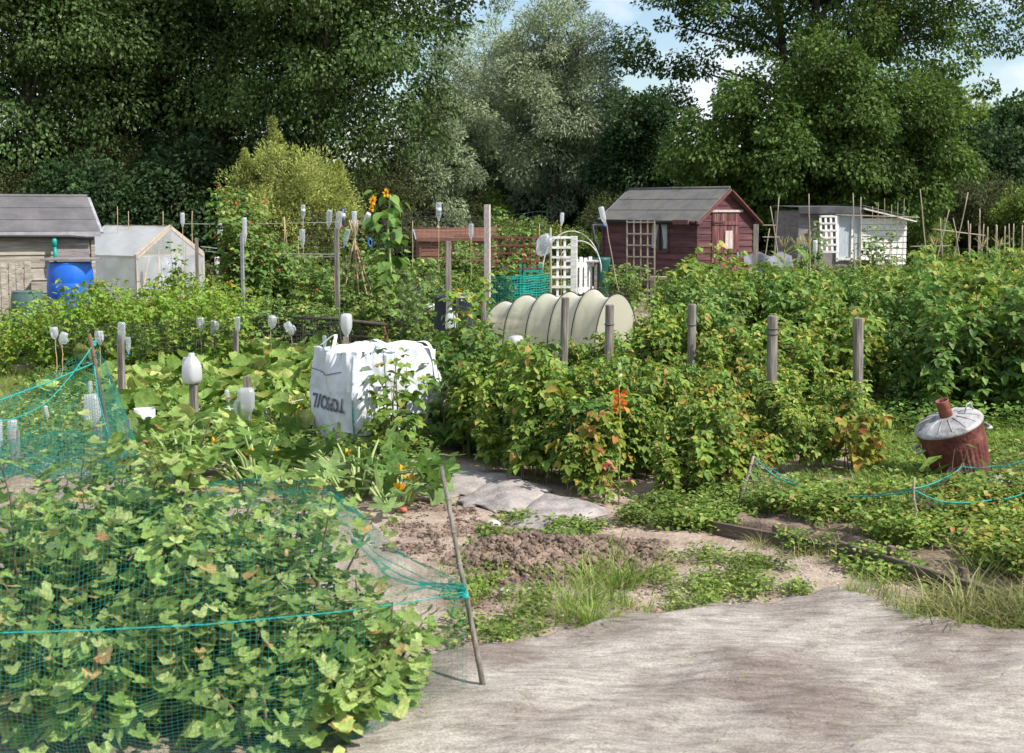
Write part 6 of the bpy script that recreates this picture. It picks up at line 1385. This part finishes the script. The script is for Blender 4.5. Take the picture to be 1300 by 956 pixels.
for i, (px, l_) in enumerate([(718, 'outer'), (728, 'inner')]):
    q = W(px+8, 330, 22.9+i*.3); n = 16; m = MB(); w_ = .50-.12*i; m.tube([(q.x+w_*cos(a), q.y+.1*sin(a), .72+.70*sin(a)*(1-.25*i)) for a in np.linspace(0, pi, n)], .010, 6)
    tag(m.build('hoop', M['string'], None, True), f'{l_} pale plastic hoop arching over the table behind the whitish trellis', 'hoop')
# bench plank in front of the shed wall
bn = thing('bench', 'low pale plank bench against the maroon shed wall', 'bench', flat(W(846, 356, 25.8))); q = W(846, 353, 25.8)
MB().box((q.x, 25.8, q.z), (.62, .25, .05), (0, 0, R(-25))).build('seat', M['palewood'], bn, world=True)
for s_ in (-.24, .24): MB().box((q.x+s_, 25.8-s_*.45, q.z/2-.015), (.05, .2, q.z-.03), (0, 0, R(-25))).build('leg', M['palewood'], bn, world=True)
# blue-grey sheet behind the shed corner
q = W(978, 324, 24.6); o = MB().grid(20, 12, lambda u, v: (q.x-.45+.9*u, 24.6+.08*sin(u*9)+.25*v, .55+.42*v+.04*sin(u*13+v*4))).build('tarpaulin', surf('tarp_grey', (.10, .10, .125), (.18, .18, .22), 5, .6, .2), None, True, solid=.01); tag(o, 'bluish-grey tarpaulin heap right of the maroon shed', 'tarpaulin')
# stray white item by the corn
bot_px('pet', 'white bottle on a cane left of the small white trellis', 1035, 305, 325, 23.5, tilt=(-.1, 0), mat='white'); cane('cane under the white bottle near the sweetcorn', (W(1035, 325, 23.5).x, 23.5, 0), W(1035, 320, 23.5), .006)
# ------------------------------------------------------------------ polythene greenhouse
def greenhouse():
    Y = 23.4; rz = R(-33); Lg, Wg, he, ha = 1.75, 1.62, .98, 1.50
    c = W(173, 330, Y); loc = Vector((c.x, Y, 0)) - Matrix.Rotation(rz, 3, 'Z') @ Vector((Lg/2, -Wg/2, 0))
    root = thing('plastic_greenhouse', 'home-made greenhouse of timber laths covered in clear polythene', 'greenhouse', loc, rz); hx, hy = Lg/2, Wg/2
    def S(a, b, c_, d_, nu=10, nv=8, w_=.010):
        a, b, c_, d_ = map(Vector, (a, b, c_, d_)); n = (b-a).cross(d_-a).normalized()
        return lambda u, v: a.lerp(b, u).lerp(d_.lerp(c_, u), v)+n*w_*(sin(u*13+v*7)+.6*sin(u*23-v*17))*(1 if 0 < u < 1 and 0 < v < 1 else 0)
    m = MB()
    m.grid(30, 16, S((-hx, -hy, he), (hx, -hy, he), (hx, 0, ha), (-hx, 0, ha))); m.grid(30, 16, S((hx, hy, he), (-hx, hy, he), (-hx, 0, ha), (hx, 0, ha)))
    m.build('roof_sheet', M['sheet'], root, True)
    m = MB(); m.grid(30, 12, S((-hx, -hy, 0), (hx, -hy, 0), (hx, -hy, he), (-hx, -hy, he))); m.grid(30, 12, S((hx, hy, 0), (-hx, hy, 0), (-hx, hy, he), (hx, hy, he))); m.grid(24, 12, S((hx, -hy, 0), (hx, hy, 0), (hx, hy, he), (hx, -hy, he))); m.grid(24, 12, S((-hx, hy, 0), (-hx, -hy, 0), (-hx, -hy, he), (-hx, hy, he)))
    for sx in (1, -1):
        for sy in (1, -1): m.grid(12, 10, lambda u, v, sx=sx, sy=sy: (sx*hx, sy*hy*u*(1-v), he+(ha-he)*v*1.0 if u < 1 or True else 0))
    m.build('wall_sheet', M['sheet'], root, True)
    rs = []
    for k in range(6):
        x = -hx+Lg*k/5
        for sy in (-1, 1):
            b = MB(); b.bar((x, sy*(hy-.02), he-.05), (x, sy*.01, ha-.05), .036, .02, (1, 0, 0)); b.build('rafter', M['palewood'], root)
    f = MB()
    for sx in (-1, 1):
        for sy in (-1, 1): f.box((sx*(hx-.025), sy*(hy-.025), he/2), (.045, .045, he))
    f.bar((-hx, 0, ha-.02), (hx, 0, ha-.02), .04, .04); f.bar((hx-.025, -hy, he), (hx-.025, hy, he), .03, .045); f.bar((-hx, -hy+.02, he-.02), (hx, -hy+.02, he-.02), .03, .045)
    f.box((hx-.025, -.28, .55), (.04, .04, 1.1)); f.box((hx-.025, .30, .6), (.04, .04, 1.2)); f.box((hx-.025, .01, .98), (.035, .60, .04)); f.bar((hx-.025, -hy+.04, .1), (hx-.025, -hy+.3, .95), .05, .03); f.bar((hx-.025, hy-.4, .1), (hx-.025, hy-.04, .9), .035, .025)
    f.bar((hx-.025, -.01, ha), (hx-.025, hy, he+.01), .035, .03, (1, 0, 0)); f.bar((hx-.025, .01, ha), (hx-.025, -hy, he+.01), .035, .03, (1, 0, 0))
    for k in range(0, len(f.v), 8):
        b = MB(); b.v = f.v[k:k+8]; b.f = [(0, 3, 2, 1), (4, 5, 6, 7), (0, 1, 5, 4), (1, 2, 6, 5), (2, 3, 7, 6), (3, 0, 4, 7)]; b.build('frame_batten', M['palewood'], root)
    # crumpled folded sheet panel inside the doorway
    m = MB(); m.grid(16, 16, lambda u, v: (hx+.03+.03*sin(u*20+v*5)+.02*sin(v*18), -.25+.52*u, .1+.85*v)); m.build('door_sheet', M['sheet'], root, True)
greenhouse()
m = MB()
# ------------------------------------------------------------------ cloche tunnel
def cloche():
    root = thing('cloche_tunnel', 'cream fleece cloche tunnel on dark hoops in front of the maroon shed', 'cloche', flat(W(790, 430, 16.2)))
    A = W(783, 400, 16.0); B = W(640, 400, 17.35); A.z = B.z = 0; d = (B-A).normalized(); s_ = Vector((d.y, -d.x, 0)); s_ = s_ if s_.y < 0 else -s_
    L_ = (B-A).length; nh = 6; Rw, Hh = .40, .80
    hs = [.78, .82, .77, .74, .70, .60]
    def H(t):
        x = t*(nh-1); i = min(int(x), nh-2); f = x-i; return (hs[i]*(1-f)+hs[i+1]*f)*(1-.085*sin(f*pi)), f
    def sec(t, a):
        h, f = H(t); sag = 1-.05*sin(f*pi); p = A+(B-A)*t; return p+s_*(-Rw*sag*cos(a))+Vector((0, 0, h*sin(a)**.85 if sin(a) > 0 else 0))
    m = MB(); m.grid(nh*10-10, 28, lambda u, v: sec(u, v*pi)+Vector((.006*sin(u*90+v*9), 0, .005*sin(u*55+v*21)))); m.build('fleece_cover', M['fleece'], root, True, True)
    # closed near end, bulging
    m = MB(); m.grid(24, 10, lambda u, v: (A+s_*(-Rw*cos(u*pi)*(1-v))+Vector((0, 0, hs[0]*sin(u*pi)**.85*(1-v) if u not in (0, 1) else 0))-d*(.10*sin(v*pi/2)))); m.build('end_cover', M['fleece'], root, True, True)
    for i in range(nh):
        t = i/(nh-1); m = MB(); p = A+(B-A)*t; h = hs[i]
        m.tube([p+s_*(-(Rw+.008)*cos(a))+Vector((0, 0, (h+.010)*max(0, sin(a))**.85)) for a in np.linspace(0.0, pi, 26)], .0065, 6); m.build('hoop', M['black'], root, True, True)
cloche()
# small separate cloche left of the navy bin
root = thing('cloche_tunnel', 'small cream cloche end showing left of the navy bin', 'cloche', flat(W(548, 420, 16.4))); q = flat(W(556, 420, 16.4))
m = MB(); m.grid(20, 16, lambda u, v: (q.x-.30*cos(v*pi)-.5*u*.3, q.y+u*.8, .60*sin(v*pi)**.8*(1-.1*sin(u*9)**2))); m.build('fleece_cover', M['fleece'], root, True, True)
m = MB(); m.tube([(q.x-.305*cos(a), q.y-.01, .61*max(0, sin(a))**.8) for a in np.linspace(0, pi, 20)], .008, 6); m.build('hoop', M['black'], root, True, True)
# rustic dark rail fence behind the squash
rf = thing('rustic_fence', 'low dark rustic rail fence with brushwood behind the squash', 'fence', flat(W(430, 420, 16))); m = MB()
a, b = W(375, 404, 16.2), W(490, 412, 15.6); m.tube([a, a.lerp(b, .4)+Vector((0, 0, .02)), b], .022, 7); m.build('rail', M['bark'], rf, True, True); m = MB(); a2, b2 = W(385, 425, 16.2), W(488, 428, 15.6); m.tube([a2, b2], .018, 6); m.build('rail', M['bark'], rf, True, True)
m = MB()
for i in range(34):
    t = random.random(); p = a.lerp(b, t); m.tube([Vector((p.x+random.gauss(0, .03), p.y+.03, 0)), Vector((p.x+random.gauss(0, .05), p.y+random.gauss(0, .03), p.z+random.uniform(-.1, .06)))], .008, 5)
m.build('brushwood', M['bark'], rf, False, True)
# low row of stakes beyond the thicket, far right
for i, px in enumerate(range(1232, 1300, 11)):
    cane('grey stake of the far low row beneath the dark trees', (W(px, 300, 33).x, 33, 0), W(px, 284+(i*7 % 5), 33), .018, 'canegrey', 'far low row of stakes')
# flower pot shards / misc flowers in the middle beds
for i, (px, py, Y, mt, l_) in enumerate([(455, 397, 17.6, 'yellowfl', 'marigold cluster low behind the rustic rail'), (280, 360, 18.2, 'yellowfl', 'yellow blooms left of the bean column foot'), (1135, 343, 22.6, 'redfl', 'red blooms under the white boarded wall'), (1275, 325, 20, 'yellowfl', 'yellow dahlia at the right edge of the thicket')]):
    b = leafy('flower_plant', l_, 'flower', 430+i, W(px, py, Y).z+.02, .25, 6, 60, .08, M['veg'], extra=flowers(M[mt], 9, .03, .8, .06)); b.location = foot(px, Y)
for ob in bpy.data.objects:
    if ob.parent and ob.get('category'): del ob['category']
